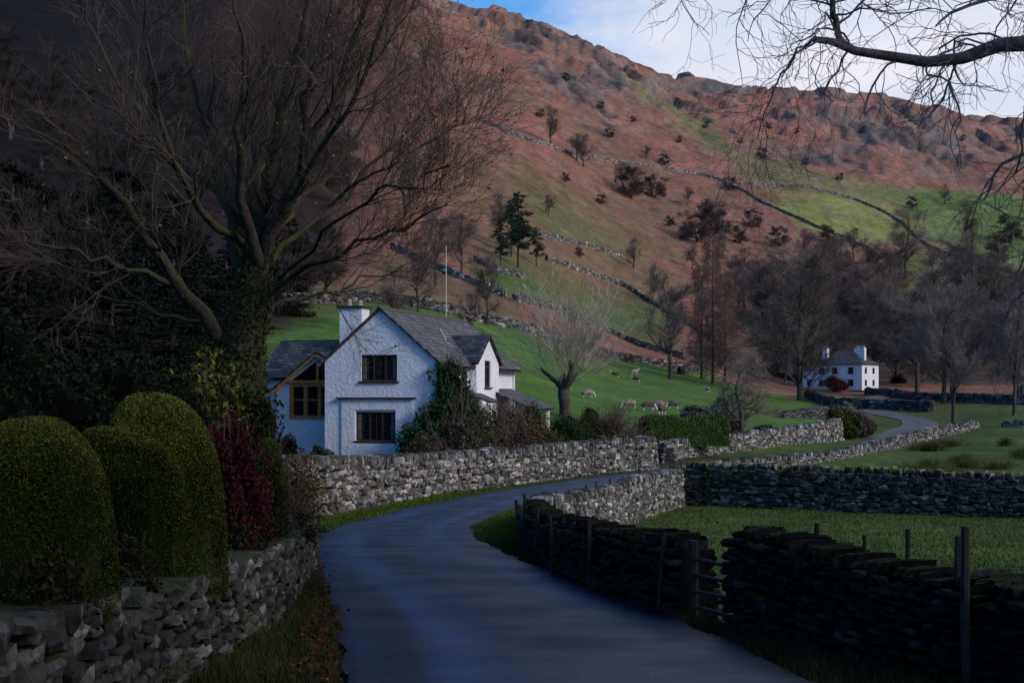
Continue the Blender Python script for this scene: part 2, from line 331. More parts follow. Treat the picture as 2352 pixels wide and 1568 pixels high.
def stones(cx,cz,side,L_,D_,Hh,path,rng,lean=0,lo=False,jit=.15):
    tv=C8 if lo else TV;tq=CQ if lo else TQ;n=len(cx)
    v=tv[None]+rng.uniform(-jit,jit,(n,len(tv),3))*np.array([1,1,1])
    v[...,2]*=(1+rng.uniform(-.35,.35,n)[:,None]*v[...,0]);v[...,0]*=(1+rng.uniform(-.25,.25,n)[:,None]*v[...,2])
    v=v*np.stack([L_,D_,Hh],1)[:,None,:]*.5
    a=rng.normal(0,.09,n)+lean*rng.normal(0,1,n);ca,sa=np.cos(a)[:,None],np.sin(a)[:,None]
    x=v[...,0]*ca-v[...,2]*sa;z=v[...,0]*sa+v[...,2]*ca;y=v[...,1]+x*rng.normal(0,.12,n)[:,None]
    s_=cx[:,None]+x;px=np.interp(s_,path['s'],path['x']);py=np.interp(s_,path['s'],path['y'])
    nx=np.interp(s_,path['s'],path['nx']);ny=np.interp(s_,path['s'],path['ny'])
    lat=side[:,None]+y
    W=np.stack([px+nx*lat,py+ny*lat,cz[:,None]+z],-1)
    Q=(tq[None]+(np.arange(n)*len(tv))[:,None,None]).reshape(-1,4)
    return W.reshape(-1,3),Q
def stone_wall(pts,label,th=.5,sl=.3,shh=.13,seed=1,tone=1.,mat=None,lo=False,cope=True,name='dry_stone_wall',group='dry stone walls',sides=(-1,1),copeh=.24,lean=.16,batk=.12,rough=1.):
    rng=np.random.default_rng(seed);pts=np.asarray(pts,float)
    P=resample(pts,.5 if not lo else 2.)
    d=np.hypot(*np.diff(P[:,:2],axis=0).T);s_=np.concatenate([[0],np.cumsum(d)])
    t=np.gradient(P[:,:2],axis=0);t/=np.maximum(np.linalg.norm(t,axis=1),1e-6)[:,None];nx,ny=t[:,1],-t[:,0]
    path=dict(s=s_,x=P[:,0],y=P[:,1],nx=nx,ny=ny)
    hb=np.minimum.reduce([H(P[:,0]+nx*o,P[:,1]+ny*o) for o in(-th*.7,0,th*.7)])-.08
    top=P[:,2]-(copeh*.8 if cope else 0)
    top=top+.06*(fbm(s_*.35+seed,s_*0,3,seed)-.5)*2
    Ltot=s_[-1];VV=[];QQ=[];CC=[];off=0
    def add(V,Q,c):
        nonlocal off
        VV.append(V);QQ.append(Q+off);CC.append(c);off+=len(V)
    nv=8 if lo else 26
    def scol(n):
        v=rng.choice([.05,.09,.14,.2,.34],n,p=[.27,.27,.22,.15,.09])*tone*rng.uniform(.8,1.25,n)
        c=np.stack([v*rng.uniform(.98,1.1,n),v*1.0,v*rng.uniform(.85,1.08,n)],1);return np.repeat(c,nv,0)
    hmax=(top-hb).max();nco=max(1,int(hmax/shh))
    for sd in sides:
        for j in range(nco):
            n=int(Ltot/sl*1.15)+2;ln=rng.uniform(.4,1.7,n)*sl;cx=np.cumsum(ln)-ln/2;k=cx<Ltot;cx=cx[k];ln=ln[k];n=len(cx)
            hh=np.interp(cx,s_,top)-np.interp(cx,s_,hb);f=(j+.5)/nco
            wob=.5*hh/nco*(fbm(cx*1.7+j*9,cx*0+sd,2,seed+3)-.5)*1.6
            cz=np.interp(cx,s_,hb)+hh*f+rng.normal(0,.02,n)*shh/.13+wob
            lat=sd*(th/2-.08+(1-f)*batk+rng.normal(0,.018*rough,n))
            V,Q=stones(cx,cz,lat,ln*1.0,np.full(n,.2)+rng.uniform(0,.06,n),hh/nco*rng.uniform(.8,1.3,n),path,rng,lo=lo,jit=.15 if rough==1 else .11)
            add(V,Q,scol(n))
    if cope:
        cl=copeh*.5 if not lo else sl*.8
        n=int(Ltot/cl*1.3);ln=rng.uniform(.4,1.5,n)*cl;cx=np.cumsum(ln)-ln/2;k=cx<Ltot;cx=cx[k];ln=ln[k];n=len(cx)
        hh=rng.uniform(.6,1.4,n)*copeh
        V,Q=stones(cx,np.interp(cx,s_,top)+hh*.35,rng.normal(0,.03,n),ln*.9,np.full(n,th*.85)*rng.uniform(.7,1.15,n),hh,path,rng,lean=lean,lo=lo)
        add(V,Q,scol(n)*.9)
    n=len(s_);w=th/2-.1;rows=[]
    for lat,zz in((-w-batk*.8,hb),(-w,top),(w,top),(w+batk*.8,hb)):
        rows.append(np.stack([P[:,0]+nx*lat,P[:,1]+ny*lat,zz],1))
    V=np.stack(rows,1).reshape(-1,3);id_=np.arange(n*4).reshape(n,4)
    Q=np.concatenate([np.stack([id_[:-1,k],id_[:-1,(k+1)%4],id_[1:,(k+1)%4],id_[1:,k]],-1) for k in range(3)]+[id_[[0]][:, ::-1],id_[[-1]]])
    add(V,Q,np.full((len(V),3),.018))
    o=addobj(name,mkmesh(name,np.concatenate(VV),np.concatenate(QQ),col=np.concatenate(CC)),mat or m_stone)
    tag(o,label,'stone wall',group);return o
def RWtop(P,tops):
    P=np.asarray(P,float);return np.column_stack([P,np.interp(P[:,1],*zip(*tops))])
rt=[(3,-.85),(8,-1.0),(11.2,-1.2),(13.8,-1.38),(17,-1.56),(21,-1.8),(26,-2.08),(36,-2.70),(41,-2.92),(57.5,-3.15)]
stone_wall(RWtop([(5.6,3),(4.1,6),(3.0,8),(2.4,9.9),(1.92,11.3)],[(3,-1.0),(8,-1.08),(10,-1.13),(10.7,-1.07),(11.3,-1.12)]),"shade-darkened mossy dry stone wall edging the lane",th=.42,sl=.14,shh=.06,seed=2,tone=.10,mat=m_stonedark,copeh=.10,rough=.5,lean=.1)
stone_wall(RWtop([(1.60,12.25),(1.2,13.8),(.72,17),(.45,21),(.45,26)],rt),"low shade-darkened dry stone wall hugging the inside of the bend",th=.4,sl=.15,shh=.065,seed=3,tone=.12,mat=m_stonedark,copeh=.12,rough=.5,lean=.1)
stone_wall(RWtop([(.45,26.1),(.75,31),(1.4,36),(2.3,41),(3.75,47),(5.4,53),(7.0,58)],rt),"pale dry stone wall curving between lane and field",th=.5,sl=.27,shh=.12,seed=4,tone=1.1)
stone_wall([(7.3,57.6,-2.95),(12,54,-2.9),(20,48.5,-2.95),(28,43,-3.0)],"tall grey dry stone wall with mossy top crossing the field",th=.6,sl=.28,shh=.12,seed=5,tone=.5,mat=m_stonemosstop)
cwp=[(-5.5,30.5,-1.5),(-5.3,32,-1.55),(-4.6,36,-1.72),(-2.95,44,-2.0),(-.2,51.5,-2.1),(3.8,62,-2.2),(6.6,67.2,-2.25)]
stone_wall(cwp,"long dry stone garden wall in front of the white cottage",th=.55,sl=.30,shh=.13,seed=6,tone=.95)
stone_wall([(6.7,67.4,-2.25),(6.9,70,-2.3),(6.6,74,-2.4)],"short dry stone wall beside the cottage gateway",th=.5,sl=.32,shh=.15,seed=7,tone=1.)
stone_wall([(-2.12,2.5,-.78),(-2.15,6,-.95),(-2.17,9,-1.12),(-2.22,12,-1.32),(-2.5,15,-1.46),(-2.7,17.5,-1.56)],"rough retaining wall of tightly packed shade-darkened mossy stones beside the lane",th=.45,sl=.18,shh=.10,seed=8,tone=.42,cope=False,batk=.0,mat=m_stoneshade,name='retaining_wall',rough=.6)
stone_wall([(8.4,74,-2.75),(8.8,78,-2.75),(16,92,-2.6),(22,104,-2.4),(27,115,-2.2)],"bright lichened dry stone wall above the lane",th=.6,sl=.36,shh=.17,seed=9,tone=1.1,lo=True)
stone_wall([(7.4,59.5,-3.2),(9.8,65,-3.2),(17,77,-3.35),(24,92,-3.3),(31.8,110,-3.15),(38,122,-2.9),(43.6,131,-2.7)],"dry stone wall following the far side of the field",th=.6,sl=.36,shh=.17,seed=10,tone=.9,lo=True)
stone_wall([(45,128,-2.6),(52,124,-2.5),(62,122,-2.3)],"grey dry stone wall along the upper pasture",th=.6,sl=.45,shh=.22,seed=12,tone=.7,lo=True)
stone_wall([(29,150,-2.2),(34,160,-1.9),(41,170,-1.6),(43.5,182,-1.3)],"dark dry stone wall beside the lane near the far house",th=.6,sl=.45,shh=.22,seed=13,tone=.5,lo=True)
hw_=[([(640,700),(870,692),(1000,715),(1190,760),(1400,822),(1560,850),(1640,852)],.75),([(1180,692),(1290,717),(1400,765),(1480,800),(1570,825)],.8),
([(900,572),(1010,625),(1090,655),(1160,685)],1.1),([(1255,600),(1340,625),(1430,655),(1500,700),(1600,760),(1660,800)],.9),([(1090,600),(1140,625),(1205,640)],.9),
([(1100,280),(1230,330),(1330,360),(1500,385),(1650,412),(1720,450),(1800,490),(1900,535),(2000,572)],1.3),([(1650,425),(1850,434),(1960,458),(2060,502),(2130,570),(2250,610),(2370,645)],1.2),
([(1240,542),(1320,560),(1430,590)],1.1),([(1560,860),(1640,842),(1760,860),(1850,880)],.6),([(2240,720),(2300,760),(2370,770)],.8),([(1990,905),(2100,920),(2240,925),(2370,930)],.6),([(1850,910),(1900,935),(2000,940),(2140,945)],.5)]
for i,(p,t) in enumerate(hw_):
    q=np.array([land(*a) for a in dense(p,22)])
    if len(q)>6:
        for _ in range(2): q[1:-1,:2]=(q[:-2,:2]+2*q[1:-1,:2]+q[2:,:2])/4
    far_=sm(230,420,float(q[:,1].mean()));q[:,2]=H(q[:,0],q[:,1])+1.4-.15*far_+.35*(fbm(np.arange(len(q))*.7+i*9,np.zeros(len(q)),3,5)-.5)*2*(q[:,1]>300)
    stone_wall(q,"dry stone wall climbing the bracken covered fell" if i!=0 else "long dry stone wall along the top of the sheep field",th=.65,sl=.7,shh=.36,seed=20+i,tone=t,lo=True,mat=m_stonefar)
# ---------------------------------------------------------------- tubes & trees
def tubes(P,Rr,S=3):
    N_,K,_=P.shape;T=np.gradient(P,axis=1);T/=np.maximum(np.linalg.norm(T,axis=2),1e-9)[...,None]
    ref=np.where(np.abs(T[:,:1,2:])>.8,np.array([1.,0,0]),np.array([0,0,1.]));ref=np.broadcast_to(ref,T.shape)
    U=np.cross(T,ref);U/=np.maximum(np.linalg.norm(U,axis=2),1e-9)[...,None];W=np.cross(T,U)
    a=np.arange(S)/S*2*math.pi
    V=P[:,:,None]+Rr[:,:,None,None]*(U[:,:,None]*np.cos(a)[:,None]+W[:,:,None]*np.sin(a)[:,None])
    id_=np.arange(N_*K*S).reshape(N_,K,S);nx=np.roll(id_,-1,2)
    Q=np.stack([id_[:,:-1],nx[:,:-1],nx[:,1:],id_[:,1:]],-1).reshape(-1,4)
    return V.reshape(-1,3),Q
def grow(P,Rr,k,t0,t1,ang,ln,up,wan,K,rf,rng,taper=.25,lt=.5):
    N_,KP,_=P.shape;n=N_*k;pi=np.repeat(np.arange(N_),k);t=rng.uniform(t0,t1,n)
    f=t*(KP-1);i=np.clip(f.astype(int),0,KP-2);fr=(f-i)[:,None]
    p=P[pi,i]*(1-fr)+P[pi,i+1]*fr;r=(Rr[pi,i]*(1-fr[:,0])+Rr[pi,i+1]*fr[:,0])
    T=P[pi,i+1]-P[pi,i];T/=np.maximum(np.linalg.norm(T,axis=1),1e-9)[:,None]
    q=rng.normal(size=(n,3));q-=(q*T).sum(1)[:,None]*T;q/=np.maximum(np.linalg.norm(q,axis=1),1e-9)[:,None]
    a=ang*rng.uniform(.6,1.3,n)[:,None];d=T*np.cos(a)+q*np.sin(a)
    L_=ln*rng.uniform(.5,1.3,n)*(1-lt*t);out=[p];st=(L_/(K-1))[:,None]
    for j in range(K-1):
        d=d+rng.normal(size=(n,3))*wan+np.array([0,0,up]);d/=np.linalg.norm(d,axis=1)[:,None];p=p+d*st;out.append(p)
    PP=np.stack(out,1);rr=np.minimum(r*rf,r)[:,None]*np.linspace(1,taper,K)[None]
    return PP,rr
def poly1(pts,K=14):
    P=resample(np.asarray(pts,float),None);s_=np.linspace(0,len(P)-1,K);i=np.clip(s_.astype(int),0,len(P)-2);f=(s_-i)[:,None]
    return P[i]*(1-f)+P[i+1]*f
def build_tree(name,trunkparts,crownparts,tcol,ccol,label,cat='tree',loc=(0,0,0),leaf=None,barkmat=None,seed=0,group=None):
    rng=np.random.default_rng(seed+900)
    root=empty(name,loc)
    V=[];Q=[];o=0
    for P,r,S in trunkparts:
        v,q=tubes(P,r,S);V.append(v);Q.append(q+o);o+=len(v)
    addobj('trunk',mkmesh('trunk',np.concatenate(V),np.concatenate(Q),smooth=True),barkmat or m_bark,root)
    V=[];Q=[];cc=[];o=0
    for P,r,S in crownparts:
        v,q=tubes(P,r,S);V.append(v);Q.append(q+o);o+=len(v)
        f=rng.uniform(.6,1.4,P.shape[0]);cc.append(np.repeat(np.array(ccol)[None]*f[:,None],P.shape[1]*S,0))
    if V:
        if leaf is not None:
            v,q,c=leaf;V.append(v);Q.append(q+o);cc.append(c)
        addobj('crown',mkmesh('crown',np.concatenate(V),np.concatenate(Q),col=np.concatenate(cc)),m_twig,root)
    elif leaf is not None:
        addobj('crown',mkmesh('crown',leaf[0],leaf[1],col=leaf[2]),m_leaf,root)
    tag(root,label,cat,group);return root
def leaves(C_,size,cols_,rng,var=.5,flat=0):
    n=len(C_);a=rng.normal(size=(n,3));a[:,2]*=(1-flat);a/=np.linalg.norm(a,axis=1)[:,None];b=rng.normal(size=(n,3));b-=(b*a).sum(1)[:,None]*a;b/=np.linalg.norm(b,axis=1)[:,None]
    s_=(size*rng.uniform(1-var,1+var,n))[:,None]
    V=np.stack([C_-a*s_*.5,C_+b*s_*.28,C_+a*s_*.5,C_-b*s_*.28],1).reshape(-1,3)
    Q=np.arange(4*n).reshape(n,4);cols_=np.asarray(cols_);c=cols_[rng.integers(0,len(cols_),n)]*rng.uniform(.7,1.3,n)[:,None]
    return V,Q,np.repeat(c,4,0)
def dup(root,loc,sc=1.,rz=0,label=None,group=None):
    o=root.copy();COL.objects.link(o);o.location=loc
    o.scale=(sc,sc,sc) if np.isscalar(sc) else sc
    o.rotation_euler=(0,0,rz)
    for ch in list(root.children):
        if ch.parent==root:
            c=ch.copy();COL.objects.link(c);c.parent=o
    if label:o['label']=label
    if group:o['group']=group
    return o
# --- great sycamore beside the lane
TD=25.
def T_(px,py,dy=0,D=TD):
    d=D+dy;return ((px-CX)/F*d,d,(HY-py)/F*d)
rng=np.random.default_rng(5)
trunk=poly1([T_(575,1250),T_(560,1150),T_(548,1050),T_(543,920),T_(548,820),T_(570,720),T_(592,600),T_(602,500),T_(622,400),T_(640,290),T_(655,180),T_(700,60),T_(720,-150)],20)
tr=np.interp(np.linspace(0,1,20),[0,.12,.3,.45,.6,.8,1],[.58,.45,.40,.28,.15,.07,.03])
limbs=[([(530,800,0),(470,725,-.3),(400,650,-.6),(360,560,-1),(300,480,-1.4),(230,400,-1.8),(150,330,-2),(50,290,-2.2)],.15),
([(400,655,-.6),(300,610,-1),(200,590,-1.3),(100,560,-1.5),(10,560,-1.6)],.055),
([(570,690,0),(535,520,.5),(505,390,.9),(470,250,1.3),(430,120,1.6),(400,-60,1.8)],.13),
([(590,640,0),(560,480,-.8),(540,330,-1.4),(560,200,-1.8),(540,60,-2),(520,-100,-2)],.11),
([(600,600,0),(650,490,-.4),(690,400,-.7),(740,280,-.9),(800,150,-1),(860,0,-1),(900,-120,-1)],.13),
([(596,650,0),(670,560,.6),(760,470,1.2),(850,390,1.7),(930,300,2),(1000,200,2.2)],.07),
([(580,730,0),(650,640,-.5),(750,590,-1),(850,545,-1.3),(940,515,-1.5),(1030,470,-1.7)],.055),
([(600,520,0),(500,450,.8),(400,360,1.3),(310,250,1.7),(240,130,2),(200,0,2.2)],.09),
([(575,760,0),(640,705,.6),(730,680,1),(810,660,1.3),(890,630,1.5)],.05),
([(500,745,0),(400,725,.7),(290,700,1.1),(180,650,1.3),(90,600,1.4)],.055),
([(605,500,0),(590,330,1.2),(610,150,1.9),(650,-60,2.2)],.09),
([(560,560,0),(460,480,-1.5),(380,330,-2.4),(350,150,-3),(330,-20,-3.4)],.08),
([(650,480,-.4),(740,340,-1.6),(830,180,-2.2),(900,30,-2.5),(930,-100,-2.6)],.06),
([(640,520,0),(740,420,2),(840,280,3),(910,130,3.6),(950,0,4)],.055),
([(690,400,-.7),(700,260,-1.3),(740,100,-1.6),(760,-80,-1.7)],.06),
([(620,560,0),(720,400,.8),(790,230,1.2),(830,60,1.4),(850,-100,1.5)],.065),
([(760,470,1.2),(850,410,.6),(930,350,.2),(1010,310,0),(1070,260,0)],.03),
([(640,640,-.3),(750,530,-2),(850,460,-3),(940,420,-3.6),(1030,380,-4)],.035),
([(560,520,.4),(600,380,2.),(680,220,3.),(720,80,3.6),(740,-60,4)],.06)]
LP=np.stack([poly1([T_(*q) for q in l],14) for l,r in limbs]);LR=np.stack([np.linspace(r,.014,14) for l,r in limbs])
LP[:,1:-1]+=rng.normal(0,.055,LP[:,1:-1].shape)
A,Ar=grow(LP,LR,13,.2,1,.6,2.2,.09,.15,9,.38,rng,taper=.3)
A2,A2r=grow(trunk[None],tr[None],26,.5,1,.7,2.3,.09,.15,9,.28,rng,taper=.3)
A=np.concatenate([A,A2]);Ar=np.minimum(np.concatenate([Ar,A2r]),.024)
B,Br=grow(A,Ar,7,.15,1,.6,1.15,.07,.15,7,.6,rng,taper=.35);Br=np.clip(Br,.0042,.011)
Cc,Cr=grow(B,Br,4,.15,1,.58,.68,.06,.15,5,.7,rng,taper=.5);Cr=np.clip(Cr,.0028,.006)
D_,Dr=grow(Cc,Cr,2,.3,1,.55,.42,.04,.15,4,.8,rng,taper=.6);Dr=np.clip(Dr,.0020,.0042)
sel=rng.choice(len(D_),3200);lc=D_[sel,-1];lc=lc[(lc[:,0]>-3.6+rng.normal(0,.7,len(lc)))|(rng.random(len(lc))<.10)]
lv=leaves(lc,.060,[(.28,.12,.02),(.24,.07,.02),(.20,.06,.02),(.25,.17,.03)],rng)
k=11000;tt=rng.beta(1.2,1.6,k)*.62;f=tt*19;i_=f.astype(int);fr=(f-i_)[:,None];cp=trunk[i_]*(1-fr)+trunk[np.minimum(i_+1,19)]*fr;rad=np.interp(f,np.arange(20),tr)
an=rng.uniform(0,6.28,k);rr_=rad*(1.0+.25*rng.random(k)**2)+.02+.10*rng.random(k)*(tt<.3)
ip=cp+np.stack([np.cos(an)*rr_,np.sin(an)*rr_,rng.normal(0,.05,k)],1);li=leaves(ip,.07,[(.020,.030,.008),(.028,.040,.010),(.035,.045,.012)],rng)
lv=(np.vstack([lv[0],li[0]]),np.vstack([lv[1],li[1]+len(lv[0])]),np.vstack([lv[2],li[2]]))
big=build_tree('sycamore_tree',[(trunk[None],tr[None],12),(LP,LR,7),(A,Ar,5)],[(B,Br,3),(Cc,Cr,3),(D_,Dr,3)],None,(.082,.056,.045),"huge bare spreading tree with mossy trunk beside the lane",leaf=lv,barkmat=m_bark_moss)
# --- overhanging tree whose limb reaches over the field wall
def U_(px,py,dy=0):return T_(px,py,dy,10.)
rng=np.random.default_rng(8)
tk=poly1([(6.2,10.6,-3.2),(6.1,10.6,-1.5),(5.9,10.4,.5),(5.5,10.2,2.0),(5.2,10.3,3.6),(5.0,10.6,5.2),(5.1,11,7)],14);tkr=np.linspace(.32,.1,14)
lb=[([(2920,150,.3),(2700,70,.1),(2500,70,0),(2352,95,0),(2270,115,0),(2200,138,0),(2060,140,-.1),(1940,112,-.2),(1866,90,-.2)],.080,.022),
([(1945,114,-.2),(1925,60,-.2),(1908,0,-.3),(1880,-120,-.4),(1860,-260,-.4)],.028,.012),
([(1866,90,-.2),(1815,140,-.1),(1770,220,0),(1740,320,.1)],.010,.003),
([(2850,-160,0),(2600,-140,.3),(2350,-120,.5),(2080,-130,.6),(1800,-100,.6),(1600,-80,.7),(1450,-60,.8)],.05,.008),
([(2800,-60,0),(2560,-60,-.6),(2380,-30,-1),(2240,10,-1.2),(2150,60,-1.3)],.03,.006),
([(2950,400,.6),(2700,330,.8),(2500,310,.8),(2380,340,.7),(2300,390,.6),(2260,460,.6)],.035,.006),
([(2900,560,.6),(2650,520,.2),(2480,520,.1),(2380,560,0),(2330,640,0)],.025,.005),
([(2900,700,1.6),(2650,640,1.2),(2480,620,1.1),(2360,660,1),(2300,760,1)],.02,.004)]
LP=np.stack([poly1([U_(*q) for q in l],14) for l,a,b in lb]);LR=np.stack([np.linspace(a,b,14) for l,a,b in lb])
LP[:,1:-1]+=rng.normal(0,.012,LP[:,1:-1].shape)
A,Ar=grow(LP,LR,12,.2,1,1.0,1.05,-.13,.26,10,.4,rng,taper=.35,lt=.25);Ar=np.clip(Ar,.0022,.008)
B,Br=grow(A,Ar,4,.1,1,.8,.6,-.09,.32,8,.7,rng,taper=.5,lt=.3);Br=np.clip(Br,.0016,.004)
Cc,Cr=grow(B,Br,4,.2,1,.8,.30,-.02,.32,6,.8,rng,taper=.6,lt=.2);Cr=np.clip(Cr,.0012,.0026)
build_tree('oak_tree',[(tk[None],tkr[None],10),(LP,LR,9)],[(A,Ar,4),(B,Br,3),(Cc,Cr,3)],None,(.17,.125,.13),"bare oak with crooked limb and drooping twigs over the wall",leaf=None,barkmat=m_bark_pale)
# --- generic bare trees
def bare(name,label,h=10.,seed=0,spread=.75,col=(.07,.05,.045),n=(16,8,6,3),trunkfrac=.2,up=.05,rt=.025,wan=.12,len0=.42,loc=(0,0,0),tw=1.):
    rng=np.random.default_rng(seed)
    tp=np.array([(0,0,-.3),(0,0,h*.15),(rng.normal()*.03*h,rng.normal()*.03*h,h*.4),(rng.normal()*.04*h,rng.normal()*.04*h,h*.7),(rng.normal()*.04*h,0,h*.97)])
    P=poly1(tp,12)[None];r=np.linspace(rt*h,.004*h,12)[None];r[0,0]*=1.3
    A,Ar=grow(P,r,n[0],trunkfrac,.95,spread,h*len0,up,wan,9,.5,rng,taper=.2,lt=.5)
    B,Br=grow(A,Ar,n[1],.2,1,.65,h*.2,up,wan,6,.5,rng,taper=.3)
    Cc,Cr=grow(B,Br,n[2],.15,1,.6,h*.11,up,wan,5,.7,rng,taper=.5);m=.0010*h*tw;Cr=np.clip(Cr,m,m*1.6);Br=np.clip(Br,m*1.3,m*3)
    D_,Dr=grow(Cc,Cr,n[3],.2,1,.5,h*.07,up,wan,4,.8,rng,taper=.6);Dr=np.clip(Dr,m*.7,m*1.)
    return build_tree(name,[(P,r,8),(A,Ar,5)],[(B,Br,3),(Cc,Cr,3),(D_,Dr,3)],None,col,label,loc=loc,seed=seed)
GT="bare trees in the valley"
V1=bare('bare_tree',"bare broad grey-brown tree at the edge of the pasture",seed=1,col=(.125,.095,.083),n=(20,9,6,4))  # twig colours of distant trees lightened to stand in for haze
V2=bare('bare_tree',"slender bare tree with grey upswept twigs",seed=2,spread=.65,up=.06,col=(.145,.118,.108),n=(22,9,7,4))
V3=bare('bare_tree',"dark rounded bare tree beside the far house",seed=3,spread=.95,len0=.5,col=(.09,.07,.066),n=(28,10,7,4),trunkfrac=.12,tw=1.1)
V4=bare('bare_tree',"bare reddish-brown tree on the wooded slope",seed=4,spread=.9,col=(.125,.088,.08),n=(24,10,7,4))
V5=bare('bare_tree',"dark bare tree in the shaded hillside wood",seed=5,spread=.85,col=(.025,.019,.018),n=(22,9,6,4),tw=1.4)
V6=bare('scrub_tree',"low dark hawthorn scrub on the bracken slope",seed=6,spread=1.2,up=.02,len0=.55,col=(.07,.052,.05),n=(32,11,8,4),trunkfrac=.08,tw=2.0)
def larch(seed,label,loc):
    rng=np.random.default_rng(seed);h=20.
    P=poly1([(0,0,-.3),(0.1,0,6),(0,.1,13),(0,0,20)],16)[None];r=np.linspace(.3,.03,16)[None]
    A,Ar=grow(P,r,120,.12,.99,1.45,5.2,-.02,.08,6,.25,rng,taper=.3,lt=.7)
    B,Br=grow(A,Ar,8,.15,1,.8,1.2,-.08,.12,4,.5,rng,taper=.5,lt=.2);Br=np.clip(Br,.02,.03)
    Cc,Cr=grow(B,Br,5,.1,1,.9,.8,-.1,.12,3,.6,rng,taper=.7,lt=.2);Cr=np.clip(Cr,.02,.026)
    return build_tree('larch_tree',[(P,r,7)],[(A,np.clip(Ar,.02,.07),4),(B,Br,3),(Cc,Cr,3)],None,(.165,.10,.08),label,loc=loc)
def conifer(seed,label,h,R0,cols_,pw=.8,n=60,leafn=90,leaf=.34,loc=(0,0,0),t0=.1,gap=0.):
    rng=np.random.default_rng(seed)
    P=poly1([(0,0,-.3),(0,0,h*.3),(.1,0,h*.6),(0,0,h)],10)[None];r=np.linspace(h*.022,.03,10)[None]
    pts=[];Ps=[]
    for i in range(n):
        t=t0+(1-t0)*(i/n);a=rng.uniform(0,6.28);L_=R0*((1-t)**pw+.06)*rng.uniform(.6,1.15)*(1 if t>t0+.15 else .8)
        if rng.random()<gap:L_*=.5
        e=np.array([math.cos(a)*L_,math.sin(a)*L_,h*t-.12*L_+rng.normal()*.1]);b=np.array([0,0,h*t]);Ps.append(np.stack([b,(b+e)/2+[0,0,.08*L_],e]))
        m=int(leafn*(.3+L_/R0));f=rng.uniform(.25,1.05,m)**.7;w=L_*.26
        q=b+(e-b)*f[:,None]+rng.normal(size=(m,3))*np.array([w,w,w*.32])*(1.2-f*.6)[:,None];pts.append(q)
    Ps=np.array(Ps);lf=leaves(np.concatenate(pts),leaf,cols_,rng,flat=.4)
    return build_tree('conifer_tree',[(P,r,7),(Ps,np.tile([.05,.04,.015],(n,1)),4)],[],None,None,label,loc=loc,leaf=lf)
dk=[(.005,.009,.007),(.007,.012,.008),(.004,.007,.006),(.009,.013,.008)]  # evergreen colours taken towards black to paint in the wood's shade
def put(v,px,y,D=None,hpx=None,h=None,first=False,label=None,wide=1.,rz=None,base=10.):
    if D is None: x,yy,z=land(px,y)
    else: x=(px-CX)/F*D;yy=D;z=h1(x,D)
    s_=(hpx*yy/F/base) if hpx else h/base
    rz=random.uniform(0,6.28) if rz is None else rz
    if first:
        v.location=(x,yy,z);v.scale=(s_*wide,s_*wide,s_);v.rotation_euler=(0,0,rz);v['group']=GT;return v
    return dup(v,(x,yy,z),(s_*wide,s_*wide,s_),rz,label,GT)
random.seed(3)
put(V1,1265,335,hpx=80,first=True,wide=1.2);V1['label']="bare brown tree standing alone on the bracken slope"
put(V2,1540,808,D=225,hpx=225,first=True,wide=1.15);put(V3,1838,890,D=222,hpx=310,first=True,wide=1.15);put(V4,1500,700,hpx=70,first=True);put(V5,300,0,D=190,hpx=280,first=True);put(V6,1730,525,hpx=38,first=True,wide=1.4)
for px,y,h,v in [(1340,385,62,V4),(1325,370,50,V4),(1450,458,62,V6),(1430,440,55,V4),(1505,458,48,V6),(1580,475,34,V4),(1640,548,80,V6),(1600,560,75,V6),(1675,440,30,V6),(1790,570,42,V6),(1260,498,40,V4),(1455,618,60,V1),(1485,368,26,V4),(1525,382,26,V6),(1750,367,26,V6),(1400,318,20,V6),(1300,190,20,V6),(1240,270,18,V6),(2220,570,90,V1),(2080,640,140,V1),(1765,300,15,V6),(1928,415,16,V6),(2095,480,26,V6),(2320,560,60,V6),(2290,590,50,V6),(2210,620,50,V6),(2140,640,60,V4),(1900,560,40,V6),(1850,600,60,V4),(1960,600,60,V4),(1700,560,36,V6),(1660,590,44,V4),(1590,620,44,V4),(1830,310,12,V6),(1455,282,13,V6),(2170,470,40,V1),(1380,250,14,V6),(1560,330,14,V6),(1620,300,12,V6),(1980,310,14,V6),(2210,330,14,V6),(1700,330,13,V6),(1850,380,14,V6),(1300,420,20,V6),(1380,470,22,V6),(1540,520,22,V6),(1330,590,20,V6)]:
    put(v,px,y,hpx=h,label="small bare tree rooted among bracken on the fell",wide=1.4)
rr=np.random.default_rng(77)
for i in range(80):
    px=rr.uniform(1690,2400);y=rr.uniform(690,880)
    if 1830<px<2060 and y>800: y=rr.uniform(700,800)
    put([V1,V2,V4,V3,V4][rr.integers(5)],px,y,hpx=rr.uniform(60,140),label="bare grey-brown tree in the wood below the fell",wide=rr.uniform(1.2,1.7))
for i in range(7): put([V2,V4][i%2],rr.uniform(2080,2380),0,D=rr.uniform(190,260),hpx=rr.uniform(130,230),label="bare tree behind the far pasture wall",wide=1.2)
for px,D,h in [(2190,150,300),(2330,160,260)]: put(V2,px,0,D=D,hpx=h,label="slim dark bare tree near the lane bend",wide=.8)
for px,D,h in [(1860,300,170),(1890,310,190),(2060,300,180),(2110,290,200),(2010,320,150)]: put(V3,px,0,D=D,hpx=h,label="dark bare tree crowding around the far house",wide=1.2)
for px,D,h,v in [(1080,150,110,V4),(1120,190,130,V4),(960,180,150,V1),(1000,230,160,V4),(900,150,150,V1),(1060,260,120,V4),(1150,330,100,V4),(1020,420,100,V1),(930,330,150,V1)]: put(v,px,0,D=D,hpx=h,label="bare brown tree on the bank above the cottage")
